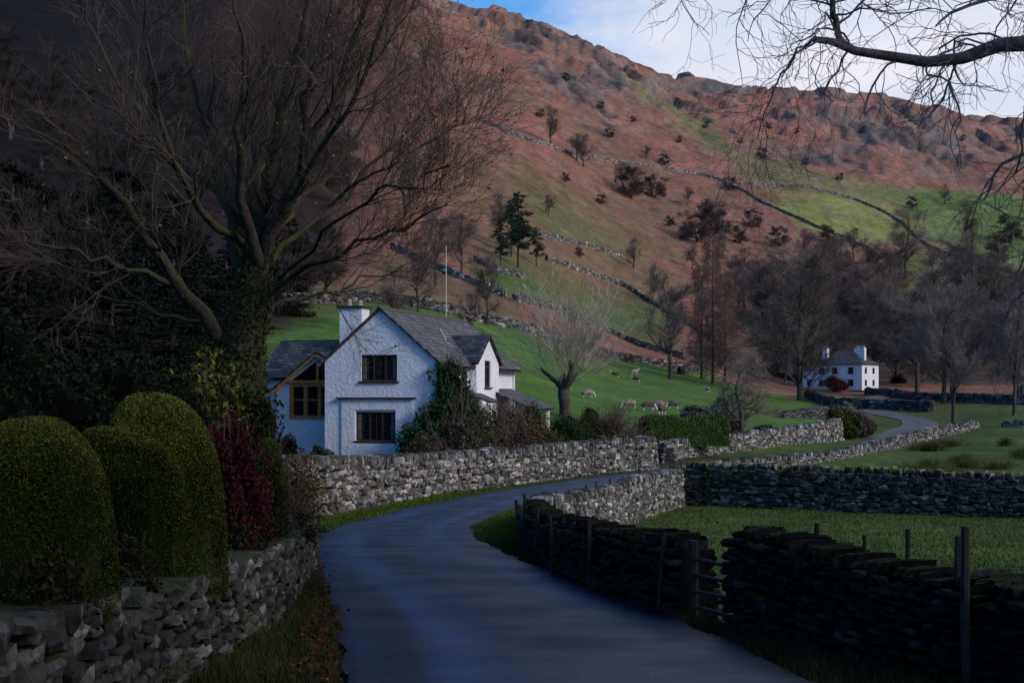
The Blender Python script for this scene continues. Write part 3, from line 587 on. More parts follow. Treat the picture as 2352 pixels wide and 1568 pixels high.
for i in range(34):
    px=rr.uniform(-40,820);D=rr.uniform(170,420);put(V5,px,0,D=D,hpx=rr.uniform(90,150)*(240/D)**.3*1.3,label="dark bare tree in the shaded hillside wood",wide=1.4)
Lr=larch(6,"tall bare larch with drooping rust-brown branches",(0,0,0));x,y,z=(1637-CX)/F*235,235,h1((1637-CX)/F*235,235)
Lr.location=(x,y,z);Lr['group']="larches by the field";Lr.scale=(.95,.95,1.2)
for px,D,s_ in[(1612,250,1.0),(1665,245,.95)]:
    x=(px-CX)/F*D;dup(Lr,(x,D,h1(x,D)),s_,px,None)
Pn=conifer(31,"dark green pine on the slope above the cottage",12,4.2,[(.022,.042,.026),(.03,.055,.03),(.015,.03,.02)],pw=.5,n=60,t0=.28,gap=.35,leafn=130)
x,y,z=land(1190,618);Pn.location=(x,y,z);s_=175*y/F/12;Pn.scale=(s_*.8,s_*.8,s_);Pn['group']="pines above the cottage"
for px,py,hp in[(1150,615,110),(1232,612,90),(1175,590,130)]:
    x,y,z=land(px,py);s_=hp*y/F/12;dup(Pn,(x,y,z),(s_*.8,s_*.8,s_),px)
Dn=conifer(32,"dense dark evergreen in the shaded wood",13,3.6,dk,pw=.6,n=90,leafn=190,leaf=.22,t0=.03)
x=-24;Dn.location=(x,45,h1(x,45));Dn['group']="dark evergreens in the shaded wood"
for px,D,s_ in[(-60,38,.7),(60,42,.6),(170,40,.55),(120,52,.75),(260,50,.66),(330,60,.7),(400,66,.66),(30,60,.75),(200,70,.85),(300,85,.95),(430,90,.85),(-150,50,.8),(520,100,.8),(100,95,1.),(-50,90,1.),(400,125,1.),(250,140,1.1),(560,140,1.),(-120,120,1.1),(640,160,1.0)]:
    x=(px-CX)/F*D;dup(Dn,(x,D,h1(x,D)-.3),(s_*1.25,s_*1.25,s_*rr.uniform(.85,1.1)),px)
for x,y,s_ in[(9.5,-8,1.),(12,-3,1.1),(14.5,3,1.15),(15.5,9,1.1),(18,15,1.2),(-9,-3,1.),(-9,4,.9),(-3,-12,1.),(20,22,.9),(-13,10,1.)]:
    dup(Dn,(x,y,h1(x,y)-.3),(s_,s_,s_),x*3,"dense unseen evergreen added to shade the lane")  # out-of-view evergreens added to keep sun and sky off the foreground
# pollard tree
rng=np.random.default_rng(14);X0=(1297-CX)/F*93;b0=np.array([X0,93,h1(X0,93)])
P=poly1([b0+(0,0,-.3),b0+(.05,0,.8),b0+(-.1,0,1.5),b0+(.0,0,2.0)],8)[None];r=np.linspace(.42,.36,8)[None]
K,Kr=grow(P,r,10,.6,1,.8,1.8,.12,.2,7,.5,rng,taper=.55,lt=0)
A,Ar=grow(K,Kr,9,.3,1,.55,7.6,.07,.075,11,.17,rng,taper=.15,lt=.3)
B,Br=grow(A,Ar,8,.25,1,.45,1.9,.05,.09,6,.5,rng,taper=.4);Br=np.clip(Br,.011,.018)
C2,C2r=grow(B,Br,4,.2,1,.45,.8,.04,.1,4,.7,rng,taper=.6);C2r=np.clip(C2r,.009,.012)
build_tree('pollard_tree',[(P,r,9),(K,Kr,7)],[(A,Ar,4),(B,Br,3),(C2,C2r,3)],None,(.32,.28,.22),"pale pollarded ash with a fan of upswept shoots")
O=bare('orchard_tree',"low gnarled bare fruit tree with twisted crown",h=4.9,seed=21,spread=1.1,up=.01,wan=.28,rt=.055,len0=.72,trunkfrac=.25,col=(.21,.165,.14),n=(26,10,7,4),tw=1.8)
X0=(1703-CX)/F*93;O.location=(X0,93,h1(X0,93))
O2=bare('dead_tree',"thin dead leaning trunk in the bracken",h=4,seed=25,n=(4,2,1,1),col=(.25,.17,.12),rt=.03,len0=.2);x,y,z=land(1092,715);O2.location=(x,y,z)
# ---------------------------------------------------------------- shrubs
def bush(name,label,x,y,blobs,n,leaf,cols_,seed,cat='bush',z=None,lump=.10,twigs=0,shape=1.,sink=.1,group=None,core=True,depth=.3,ctone=.3,lit_top=None):
    rng=np.random.default_rng(seed);z0=h1(x,y)-sink if z is None else z
    blobs=[np.array(b,float) for b in blobs];area=np.array([(b[3]*b[4]+b[3]*b[5]+b[4]*b[5]) for b in blobs]);ns=(area/area.sum()*n).astype(int)
    VV=[];QQ=[];CC=[];o=0
    def lum(d,sd):
        rg=np.random.default_rng(sd);ph=rg.uniform(0,6.28,8);fr=rg.uniform(1.5,6,(8,3));l=0
        for k in range(8):l=l+np.sin(d@fr[k]+ph[k])
        return 1+lump*l/2.2
    for bi,(b,m) in enumerate(zip(blobs,ns)):
        d=rng.normal(size=(m,3));d/=np.linalg.norm(d,axis=1)[:,None]
        e=np.abs(d)**shape*np.sign(d) if shape!=1 else d
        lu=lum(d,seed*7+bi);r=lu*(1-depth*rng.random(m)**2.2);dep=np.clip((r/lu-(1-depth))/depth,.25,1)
        P=e*r[:,None]*b[3:]+b[:3]
        ok=P[:,2]>-.05
        for bj,c in enumerate(blobs):
            if bj!=bi: ok&=(((P-c[:3])/(c[3:]*.85))**2).sum(1)>1
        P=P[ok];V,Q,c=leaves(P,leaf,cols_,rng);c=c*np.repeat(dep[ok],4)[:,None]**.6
        if lit_top is not None: # upward leaves painted yellow-green to imitate light on the hedge top
            tm=np.repeat(sm(.35,.95,d[ok,2]+rng.normal(0,.18,ok.sum())),4)[:,None]*.8;c=c*(1-tm)+np.array(lit_top)*tm*np.repeat(rng.uniform(.7,1.3,ok.sum()),4)[:,None]
        VV.append(V);QQ.append(Q+o);CC.append(c);o+=len(V)
        if core:
            u,v=np.meshgrid(np.linspace(0,2*math.pi,19)[:-1],np.linspace(-math.pi/2,math.pi/2,12));dd=np.stack([np.cos(u)*np.cos(v),np.sin(u)*np.cos(v),np.sin(v)],-1).reshape(-1,3)
            ee=np.abs(dd)**shape*np.sign(dd) if shape!=1 else dd
            cv=ee*b[3:]*(.86-depth*.4)*lum(dd,seed*7+bi)[:,None]+b[:3]
            id_=np.arange(12*18).reshape(12,18);nx=np.roll(id_,-1,1);cq=np.stack([id_[:-1],nx[:-1],nx[1:],id_[1:]],-1).reshape(-1,4)
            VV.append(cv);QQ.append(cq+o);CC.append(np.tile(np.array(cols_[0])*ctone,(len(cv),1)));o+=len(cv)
    if twigs:
        rx=max(abs(b[0])+b[3] for b in blobs);rz=max(b[2]+b[5] for b in blobs)
        P0=np.stack([rng.normal(0,.15*rx,twigs),rng.normal(0,.15*rx,twigs),np.zeros(twigs)],1);ang=rng.uniform(0,6.28,twigs);el=rng.uniform(.3,1.5,twigs)
        end=np.stack([np.cos(ang)*np.cos(el)*rx,np.sin(ang)*np.cos(el)*rx,np.sin(el)*rz],1)*rng.uniform(.8,1.15,twigs)[:,None]
        Pt=np.stack([P0,P0*.5+end*.45+rng.normal(0,.04,(twigs,3)),end],1);tr_=np.tile([.012,.008,.004],(twigs,1))*max(1,rx)
        B,Br=grow(Pt,tr_,8,.2,1,.6,.5*rx,.04,.15,4,.7,rng,taper=.6)
        for p_,r_ in((Pt,tr_),(B,Br)):
            v_,q_=tubes(p_,r_,3);VV.append(v_);QQ.append(q_+o);CC.append(np.tile((.11,.075,.065),(len(v_),1)));o+=len(v_)
    ob=addobj(name,mkmesh(name,np.concatenate(VV),np.concatenate(QQ),col=np.concatenate(CC)),m_leaf,loc=(x,y,z0));tag(ob,label,cat,group);return ob
def rb(rx,rz,k,seed,flat=.8):
    g=np.random.default_rng(seed);o=[(0,0,rz*.42,rx*.7,rx*.7*flat,rz*.45)]
    for i in range(k):
        a=g.uniform(0,6.28);h_=g.uniform(.2,.8);w=rx*(.62-.35*(h_>.6));q=g.uniform(.28,.46)
        o.append((math.cos(a)*w,math.sin(a)*w*flat,rz*h_,rx*q,rx*q*flat,rz*q*.75))
    return o
def bp(px,D):return (px-CX)/F*D,D
yew=[(.034,.047,.011),(.042,.055,.012),(.027,.037,.009)]
x,y=bp(66,6.6);bush('clipped_hedge_bush',"rounded clipped yew bush with painted-light yellow-green top on the retaining wall",x,y,[(0,0,.26,.39,.46,.64)],150000,.012,yew,1,shape=.74,lump=.06,z=-1.03,depth=.13,ctone=.7,lit_top=(.13,.14,.022))
x,y=bp(345,9.0);bush('clipped_hedge_bush',"broad clipped yew bush with painted-light yellow-green top above the lane",x,y,[(0,0,.32,.44,.48,.88)],150000,.015,yew,2,shape=.72,lump=.07,z=-1.27,depth=.13,ctone=.7,lit_top=(.13,.14,.022))
x,y=bp(530,11.5);bush('barberry_bush',"dull maroon shrub between clipped evergreens",x,y,[(0,0,.5,.28,.3,.52),(.12,0,.3,.22,.26,.4),(-.06,.1,.68,.2,.22,.36)],22000,.028,[(.055,.012,.016),(.08,.018,.022),(.036,.013,.015)],3,lump=.16,z=-1.30,depth=.5,twigs=30)
x,y=bp(610,13.5);bush('clipped_hedge_bush',"small clipped evergreen bush at the end of the wall",x,y,[(0,0,.5,.22,.36,.68)],20000,.024,yew,4,shape=.85,lump=.06,z=-1.68,depth=.15,lit_top=(.07,.09,.02))
x,y=bp(480,16);bush('laurel_bush',"shrub with fresh yellow-green leaves",x,y,[(0,0,1.2,.35,.4,.8),(-.25,0,1.5,.2,.2,.45),(.2,0,1.4,.22,.2,.5),(0,0,.6,.45,.4,.6)],5000,.07,[(.11,.12,.02),(.05,.065,.02),(.16,.15,.03)],5,lump=.25,z=-1.7,twigs=25,core=False)
x,y=bp(300,15);bush('garden_shrub',"dark leafy garden shrub behind the hedge",x,y,rb(1.2,1.7,6,1),16000,.05,[(.012,.02,.01),(.017,.027,.012),(.009,.014,.009)],6,lump=.25,z=-1.4)
x,y=bp(60,14);bush('garden_shrub',"dark leafy garden shrub behind the hedge",x,y,rb(1.3,1.6,6,2),16000,.05,[(.012,.02,.01),(.017,.027,.012),(.009,.014,.009)],7,lump=.25,z=-1.0)
x,y=bp(655,20);bush('autumn_shrub',"loose shrub with brown and yellow leaves by the verge",x,y,rb(.55,1.5,4,3),2600,.045,[(.06,.04,.018),(.12,.09,.02),(.04,.025,.015)],8,lump=.3,twigs=60,z=-2.35,core=False,depth=.8)
x,y=bp(610,24);bush('autumn_shrub',"loose shrub with brown and yellow leaves by the verge",x,y,rb(.9,1.9,5,4),5000,.055,[(.04,.03,.015),(.05,.05,.02),(.04,.025,.015)],9,lump=.3,twigs=80,z=-2.7,core=False,depth=.7)
x,y=bp(695,28);bush('autumn_shrub',"thin shrub with yellow leaves at the wall end",x,y,rb(.5,1.6,4,5),1400,.055,[(.18,.14,.02),(.1,.08,.02),(.05,.03,.02)],10,lump=.3,twigs=50,z=-2.8,core=False,depth=.8)
x,y=bp(672,21);bush('autumn_shrub',"sprawling shrub with yellow leaves hanging over the lane edge",x,y,rb(.5,.9,3,15),900,.05,[(.20,.15,.02),(.1,.08,.02),(.06,.04,.02)],15,lump=.3,twigs=45,z=-2.45,core=False,depth=.8)
x,y=bp(540,24.2);bush('ivy_bush',"ivy mound around the foot of the great tree",x,y,rb(1.1,2.3,6,6),12000,.07,[(.02,.034,.010),(.035,.045,.013),(.013,.021,.008)],11,lump=.3,z=-2.5)
for i,(px,D,rx,rz,c) in enumerate([(420,22,1.3,1.9,dk),(250,24,1.5,1.8,dk),(100,26,1.8,2.2,dk),(560,40,1.5,1.8,dk),(640,47,1.0,1.6,dk),(745,50,.75,1.2,[(.03,.06,.03),(.05,.08,.04)])]):
    x,y=bp(px,D);bush('garden_shrub',"dark evergreen shrub in the cottage garden",x,y,rb(rx,rz,5,30+i),6000,.10,c,40+i,lump=.25)
gs=[(.03,.055,.02),(.045,.075,.025),(.02,.035,.015)];tw=[(.13,.095,.08),(.09,.065,.055)]
x,y=bp(1040,54.4);bush('climbing_ivy',"dark green climber clothing the cottage corner",x,y,[(-.05,0,3.3,.75,.5,.95),(.4,.4,2.4,.65,.6,1.0),(-.5,-.2,2.1,.65,.5,.8),(-1.1,-.3,1.3,.75,.6,.9),(-1.6,-.4,.8,.6,.5,.8),(0,-.2,1.2,.8,.6,1.2),(.6,.2,1.2,.65,.6,1.0),(-.1,0,4.0,.5,.4,.45)],24000,.12,[(.030,.066,.027),(.045,.088,.034),(.022,.048,.022)],60,lump=.35,depth=.55,ctone=.6,twigs=50)
for i,(px,D,rx,rz,c,t,n,core,lab) in enumerate([(985,52.4,1.1,1.7,tw+gs,60,3000,False,"straggly shrub under the climber"),
 (1100,55.5,1.5,2.7,tw+[(.05,.06,.04),(.05,.07,.035)],140,5500,False,"bare twiggy shrub in the cottage garden"),(1150,56.5,1.4,3.0,tw+[(.06,.07,.035)],150,5500,False,"bare twiggy shrub in the cottage garden"),(1195,57.5,1.3,2.9,tw+[(.12,.09,.04),(.05,.07,.03)],150,5000,False,"thin brown shrub beside the porch"),(1222,58.5,1.2,2.7,[(.05,.075,.03),(.075,.075,.035),(.09,.07,.045)],90,6500,True,"leafy green shrub hiding the porch"),
 (1060,53,1.2,2.0,tw+gs,60,5500,True,"mixed leafy shrub below the cottage"),(1250,62,1.0,2.0,[(.10,.11,.03),(.06,.08,.02)],30,4000,True,"yellow-green shrub beside the porch"),(1310,72,1.7,2.3,gs,0,8000,True,"dark green garden bush behind the wall"),(1360,78,1.6,2.2,[(.04,.06,.02),(.07,.06,.03)],30,5000,True,"dark green garden bush behind the wall"),
 (1415,78,1.9,2.6,tw+[(.13,.08,.06)],130,1500,False,"reddish twiggy bush beside the field"),(1430,72,1.3,1.5,[(.17,.14,.06),(.12,.10,.04)],20,7000,True,"rounded straw-coloured shrub behind the wall"),(1280,68,1.1,1.4,gs,0,4000,True,"low green garden bush"),(1480,75,1.0,1.4,tw,80,900,False,"bare twiggy bush at the gateway")]):
    x,y=bp(px,D);bush('garden_shrub',lab,x,y,rb(rx,rz,6,80+i),n,.10,c,61+i,lump=.2,twigs=t,core=core,depth=.3 if core else .8)
def hedge(label,p0,p1,w,h,n,leaf,cols_,seed,zb):
    rng=np.random.default_rng(seed);p0=np.array(p0,float);p1=np.array(p1,float);L_=np.linalg.norm(p1-p0);t=(p1-p0)/L_;nv=np.array([t[1],-t[0]])
    a=rng.random(n);th=rng.uniform(0,math.pi,n);lat=np.sign(np.cos(th))*np.abs(np.cos(th))**.45;zz=np.sin(th)**.45
    low=rng.random(n)<.35;lat=np.where(low,np.sign(lat),lat);zz=np.where(low,rng.random(n)*.8,zz)
    e=rng.random(n)<.18;aa=np.where(e,np.round(a),a);lat=np.where(e,rng.uniform(-1,1,n),lat);zz=np.where(e,rng.random(n)*(1-.3*lat**4),zz)
    X=p0[0]+t[0]*L_*aa+nv[0]*lat*w/2;Y=p0[1]+t[1]*L_*aa+nv[1]*lat*w/2
    zz=zz*h*(1+.04*np.sin(aa*9)+.03*np.sin(aa*23))
    P=np.stack([X,Y,zb+zz],1)+rng.normal(0,.04,(n,3));V,Q,c=leaves(P,leaf,cols_,rng)
    cor=[]
    for q in(p0,p1):
        for s1 in(-1,1):
            for z_ in(0,h*.86):cor.append((q[0]+nv[0]*s1*w*.4,q[1]+nv[1]*s1*w*.4,zb+z_))
    o=len(V);cq=CQ+o;c2=np.tile(np.array(cols_[0])*.6,(8,1))
    ob=addobj('clipped_hedge',mkmesh('clipped_hedge',np.vstack([V,cor]),np.vstack([Q,cq]),col=np.vstack([c,c2])),m_leaf);tag(ob,label,'hedge');return ob
hedge("neatly clipped green hedge beside the gateway",(7.6,80),(12.4,82),1.5,1.7,34000,.08,[(.06,.10,.028),(.075,.12,.03),(.045,.075,.022)],5,-3.15)
for px,D,rx,rz,c in [(1930,118,1.9,2.9,[(.06,.08,.02),(.09,.10,.03),(.04,.05,.02)]),(1968,122,1.8,2.4,tw),(1600,100,1.6,1.2,[(.13,.13,.12),(.08,.08,.07)]),(1765,98,1.3,1.0,[(.13,.13,.12),(.08,.08,.07)]),(1660,96,1.2,1.2,[(.13,.13,.12),(.09,.08,.07)]),(2060,300,2,2.2,dk),(1920,272,2.6,3.2,[(.16,.045,.04),(.12,.04,.03)])]:
    x,y=bp(px,D);bush('field_bush',"rounded bush beside the lane wall" if D<200 else "reddish bush in front of the far house",x,y,rb(rx,rz,6,int(px)),5000,.16,c,int(px),lump=.2,twigs=20)
for i in range(24):
    px=rr.uniform(2050,2400);D=rr.uniform(66,100);x,y=bp(px,D)
    if sdist(RWL,np.array([x]),np.array([y]))[0]<2:continue
    g_=np.random.default_rng(i+500);n=260;w=rr.uniform(.35,.9);b=np.column_stack([g_.normal(0,w*.5,n),g_.normal(0,w*.35,n),np.zeros(n)]);e=b*1.5+np.column_stack([g_.normal(0,.08,(n,2)),g_.uniform(.3,.65,n)])
    Pt=np.stack([b,(b+e)/2+[0,0,.06],e],1);v,q=tubes(Pt,np.tile([.012,.01,.004],(n,1)),3)
    ob=addobj('rush_tuft',mkmesh('rush_tuft',v,q,col=np.repeat(np.array([(.06,.065,.025)])*g_.uniform(.5,1.4,(n,1)),9,0)),m_leaf,loc=(x,y,h1(x,y)-.03));tag(ob,"dark clump of rushes in the damp pasture",'rushes','rush clumps in the pasture')
# ---------------------------------------------------------------- buildings
def bx(name,a,b,mat,parent,label=None):
    a=np.array(a,float);b=np.array(b,float);c=(a+b)/2;h=(b-a)/2
    V=np.array([(x,y,z) for x in(-1,1) for y in(-1,1) for z in(-1,1)])*h+c
    o=addobj(name,mkmesh(name,V,CQ),mat,parent)
    if label:o['label']=label
    return o
def boxes(name,L_,mat,parent):
    V=[];Q=[]
    for i,(a,b) in enumerate(L_):
        a=np.array(a,float);b=np.array(b,float);V.append(np.array([(x,y,z) for x in(-1,1) for y in(-1,1) for z in(-1,1)])*(b-a)/2+(a+b)/2);Q.append(CQ+8*i)
    return addobj(name,mkmesh(name,np.vstack(V),np.vstack(Q)),mat,parent)
def prism(name,prof,axis,a,b,mat,parent):
    n=len(prof);V=[]
    for t in(a,b):
        for u,z in prof:V.append((u,t,z) if axis=='y' else (t,u,z))
    me=bpy.data.meshes.new(name);f=[list(range(n)),list(range(2*n-1,n-1,-1))]+[[i,i+n,(i+1)%n+n,(i+1)%n] for i in range(n)]
    me.from_pydata(V,[],f);me.update()
    bm=bmesh.new();bm.from_mesh(me);bmesh.ops.recalc_face_normals(bm,faces=bm.faces);bm.to_mesh(me);bm.free();me.shade_flat()
    return addobj(name,me,mat,parent)
def carve(o,cuts):
    bpy.context.view_layer.update()
    for a,b in cuts:
        a=np.array(a,float);b=np.array(b,float)
        c=addobj('cutter',mkmesh('cutter',np.array([(x,y,z) for x in(-1,1) for y in(-1,1) for z in(-1,1)])*(b-a)/2+(a+b)/2,CQ),None,o.parent)
        bm=bmesh.new();bm.from_mesh(c.data);bmesh.ops.recalc_face_normals(bm,faces=bm.faces);bm.to_mesh(c.data);bm.free()
        md=o.modifiers.new('b','BOOLEAN');md.object=c;md.operation='DIFFERENCE';md.solver='EXACT'
        bpy.context.view_layer.update();dg=bpy.context.evaluated_depsgraph_get()
        nm=bpy.data.meshes.new_from_object(o.evaluated_get(dg));o.modifiers.clear();o.data=nm
        bpy.data.objects.remove(c)
    o.data.shade_flat()
    if not o.data.materials:o.data.materials.append(m_white)
def slab(quads,name,parent,mat=None,th=.07):
    V=[];Q=[];UV=[]
    for q in quads:
        p=np.array(q,float);nrm=np.cross(p[1]-p[0],p[3]-p[0]);nrm/=np.linalg.norm(nrm);
        if nrm[2]<0:nrm=-nrm
        b=len(V);V+=list(p+nrm*th)+list(p)
        u=(p[1]-p[0])/np.linalg.norm(p[1]-p[0]);w=np.cross(nrm,u)
        uvp=[((x-p[0])@u,abs((x-p[0])@w)) for x in p];uvp=uvp+uvp
        for f in[(0,1,2,3),(7,6,5,4),(0,4,5,1),(1,5,6,2),(2,6,7,3),(3,7,4,0)]:
            Q.append([b+i for i in f]);UV+=[uvp[i] for i in f]
    me=bpy.data.meshes.new(name);me.from_pydata([tuple(v) for v in V],[],Q);l=me.uv_layers.new(name='UVMap')
    l.data.foreach_set('uv',np.array(UV,np.float32).ravel());me.update();me.shade_flat()
    return addobj(name,me,mat or m_slate,parent)
def window(parent,plane,u0,u1,z0,z1,pos,nl=3,rows=3,sill=True,fm=None,bars=True):
    fm=fm or m_frame
    def bb(a0,a1,d0,d1,c0,c1):
        return ((a0,d0,c0),(a1,d1,c1)) if plane=='y' else ((d0,a0,c0),(d1,a1,c1))
    s1=-1 if plane=='y' else 1
    def D(v):return pos-s1*v
    w=boxes('window',[bb(u0+.03,u1-.03,*sorted((D(.11),D(.13))),z0+.03,z1-.03)],m_glass,parent)
    L_=[];e=.06
    L_.append(bb(u0,u1,*sorted((D(.05),D(.12))),z0,z0+e));L_.append(bb(u0,u1,*sorted((D(.05),D(.12))),z1-e,z1))
    for k in range(nl+1):
        c=u0+e/2+(u1-u0-e)*k/nl;hw=e/2 if k in(0,nl) else e*.5
        L_.append(bb(c-hw,c+hw,*sorted((D(.052),D(.118))),z0+e,z1-e))
    if bars:
        for k in range(1,rows):
            c=z0+(z1-z0)*k/rows;L_.append(bb(u0+e,u1-e,*sorted((D(.085),D(.112))),c-.012,c+.012))
        for k in range(nl):
            c=u0+(u1-u0)*(k+.5)/nl;L_.append(bb(c-.01,c+.01,*sorted((D(.09),D(.112))),z0+e,z1-e))
    boxes('frame',L_,fm,w)
    if sill:
        boxes('sill',[bb(u0-.08,u1+.08,*sorted((D(-.08),D(.1))),z0-.07,z0-.002)],m_frame,w)
    return w
TH=math.radians(15)
ct=empty('white_cottage',(-5.2,55,-3.2),-TH)
tag(ct,"whitewashed stone cottage with slate roof and timber windows",'house')
W_=2.35;EV=4.4;RG=6.43;LN=11.6
wall=prism('wall',[(-W_,0),(W_,0),(W_,EV),(0,RG),(-W_,EV)],'y',0,LN,m_white,ct)
carve(wall,[((-.8,-.3,3.63),(.7,.16,4.67)),((-1.03,-.3,1.27),(.62,.16,2.42))])
m_curt=M('curtain',base=(.12,.10,.09),noises=((8,.2),))
w1=window(ct,'y',-.8,.7,3.63,4.67,0);w2=window(ct,'y',-1.03,.62,1.27,2.42,0)
for w_,a_,b_ in((w1,(-.74,.09,3.7),(-.6,.108,4.6)),(w1,(.5,.09,3.7),(.64,.108,4.6)),(w2,(-.97,.09,1.34),(-.82,.108,2.35)),(w2,(.42,.09,1.34),(.56,.108,2.35))): bx('curtain',a_,b_,m_curt,w_)
boxes('bay_wall',[((-1.62,-.06,0),(-1.06,-.003,2.93)),((.66,-.06,0),(1.38,-.003,2.93)),((-1.06,-.06,2.5),(.66,-.003,2.93)),((-1.06,-.06,0),(.66,-.003,1.18))],m_white,ct)
bx('ledge',(-1.8,-.18,2.94),(1.5,.02,2.99),m_frame,ct)
g2=prism('gable_wall',[(4.25,0),(7.75,0),(7.75,EV),(6.0,5.55),(4.25,EV)],'x',W_-1.5,W_+.35,m_white,ct)
carve(g2,[((W_+.2,5.5,3.4),(W_+.6,6.4,4.55))])
window(ct,'x',5.5,6.4,3.4,4.55,W_+.35,nl=2,rows=3)
s_=(RG-EV)/W_;ov=.28
def zr(u,base=EV+.02,u0=W_):return EV+.03+(u0-u)*s_
rf=slab([((W_+ov,-.15,zr(W_+ov)),(W_+ov,LN+.15,zr(W_+ov)),(0,LN+.15,zr(0)),(0,-.15,zr(0))),
 ((-W_-ov,LN+.15,zr(W_+ov)),(-W_-ov,-.15,zr(W_+ov)),(0,-.15,zr(0)+.002),(0,LN+.15,zr(0)+.002))],'roof',ct)
gz=5.6;ge=EV-.05;k=1.95;gs_=(gz-ge)/k
slab([((W_+.5,6-k,ge),(W_-1.7,6-k,ge),(W_-1.7,6,gz),(W_+.5,6,gz)),((W_-1.7,6+k,ge),(W_+.5,6+k,ge),(W_+.5,6,gz+.002),(W_-1.7,6,gz+.002))],'gable_roof',ct)
slab([((W_-.95,4.02,zr(W_-.95)+.10),(W_-.95,4.2,zr(W_-.95)+.10),(W_-1.6,5.4,zr(W_-1.6)+.10),(W_-1.6,5.22,zr(W_-1.6)+.10))],'lead_valley',ct,m_lead,.02)
prism('ridge_tile',[(-.14,zr(0)-.02),(.14,zr(0)-.02),(0,zr(0)+.14)],'y',-.16,LN+.16,m_frame,rf)
wg=prism('wing_wall',[(2.2,0),(6.6,0),(6.6,3.9),(4.4,5.3),(2.2,3.9)],'x',-6.0,-W_-.003,m_white,ct)
slab([((-6.2,1.9,3.75),(-W_+.02,1.9,3.75),(-W_+.02,4.4,5.4),(-6.2,4.4,5.4)),((-W_+.02,6.9,3.75),(-6.2,6.9,3.75),(-6.2,4.4,5.402),(-W_+.02,4.4,5.402))],'wing_roof',ct)
gw=prism('garden_room_wall',[(-5.0,0),(-W_-.005,0),(-W_-.005,4.3),(-3.15,4.7),(-5.0,3.3)],'y',1.2,2.19,m_white,ct)
carve(gw,[((-4.4,.9,2.1),(-2.45,1.5,3.55))])
wn=boxes('window',[((-4.4,1.32,2.1),(-2.45,1.34,3.55))],m_glass,ct)
L_=[((a-.07,1.17,2.1),(a+.07,1.31,3.55)) for a in(-4.33,-3.7,-3.08,-2.52)]+[((-4.4,1.16,z-.07),(-2.45,1.312,z+.07)) for z in(2.17,3.49)]+[((-4.34,1.25,2.85),(-2.46,1.308,2.9))]
boxes('frame',L_,m_oak,wn)
tri=prism('gable_window',[(-4.3,3.62),(-2.45,3.62),(-2.45,4.32),(-3.15,4.5),(-4.3,3.68)],'y',1.17,1.19,m_glass,ct)
boxes('frame',[((-4.45,1.10,3.56),(-2.4,1.168,3.68)),((-3.2,1.10,3.68),(-3.1,1.168,4.45))],m_oak,tri)
slab([((-5.25,1.0,3.15),(-5.25,2.9,3.15),(-3.15,2.9,4.78),(-3.15,1.0,4.78)),((-2.36,2.9,4.3),(-2.36,1.0,4.3),(-3.15,1.0,4.782),(-3.15,2.9,4.782))],'garden_room_roof',ct)
slab([((-5.2,.93,3.02),(-5.2,1.0,3.02),(-3.15,1.0,4.66),(-3.15,.93,4.66)),((-2.38,1.0,4.2),(-2.38,.93,4.2),(-3.15,.93,4.66),(-3.15,1.0,4.66))],'bargeboard',ct,m_oak,.09)
ch=bx('chimney',(-3.1,3.4,3.5),(-2.1,4.3,6.75),m_white,rf)
bx('chimney_cap',(-3.2,3.3,6.753),(-2.0,4.4,6.85),m_frame,ch)
def pot(x,y,z,h,r,par,m=m_pot):
    P=np.array([[(x,y,z),(x,y,z+h*.5),(x,y,z+h)]],float);v,q=tubes(P,np.array([[r*1.15,r,r*.9]]),10);return addobj('chimney_pot',mkmesh('chimney_pot',v,q,smooth=True),m,par)
pot(-2.85,3.85,6.85,.3,.11,ch);pot(-2.35,3.85,6.85,.25,.11,ch)
slab([((4.4,7.2,2.4),(4.4,11.2,2.4),(W_-.05,11.2,3.3),(W_-.05,7.2,3.3))],'porch_roof',ct)
slab([((3.5,3.3,2.75),(3.5,4.9,2.75),(W_-.05,4.9,3.25),(W_-.05,3.3,3.25))],'hood_roof',ct)
boxes('porch_post',[((4.1,7.35,0),(4.25,7.5,2.5))],m_paint,ct);boxes('porch_post',[((4.1,10.8,0),(4.25,10.95,2.5))],m_paint,ct)
d=bx('door',(W_+.003,8.0,0),(W_+.06,8.95,2.0),m_oak,ct);bx('handle',(W_+.065,8.1,.95),(W_+.12,8.2,1.05),m_wire,d)
boxes('downpipe',[((W_+.02,11.4,0),(W_+.1,11.48,4.3))],m_paint,ct)
boxes('gutter',[((W_+ov-.02,-.12,zr(W_+ov)-.07),(W_+ov+.08,4.0,zr(W_+ov)+.0))],m_frame,ct);boxes('gutter',[((W_+ov-.02,8.0,zr(W_+ov)-.07),(W_+ov+.08,LN+.1,zr(W_+ov)+.0))],m_frame,ct)
# far house
fx,fy=(1945-CX)/F*280,280.;fh=empty('farmhouse',(fx,fy,h1(fx,fy)-.2),math.radians(-38));tag(fh,"white hipped-roof farmhouse beyond the fields",'house')
boxes('wall',[((-5,-4,0),(5,4,5.1)),((-8.4,-3,0),(-5.003,3,3.9))],m_white,fh)
def hip(x0,x1,y0,y1,z,h,o=.4):
    x0-=o;x1+=o;y0-=o;y1+=o;c=(y1-y0)/2;ym=(y0+y1)/2;a=(x0+c*.9,ym,z+h);b=(x1-c*.9,ym,z+h)
    return [((x0,y0,z),(x1,y0,z),b,a),((x1,y1,z),(x0,y1,z),a,b),((x0,y1,z),(x0,y0,z),a,(a[0]+.001,a[1]+.001,a[2])),((x1,y0,z),(x1,y1,z),(b[0]+.001,b[1]+.001,b[2]),b)]
r2=slab(hip(-5,5,-4,4,5.1,2.5)+hip(-8.4,-5.2,-3,3,3.9,1.4,.2),'roof',fh)
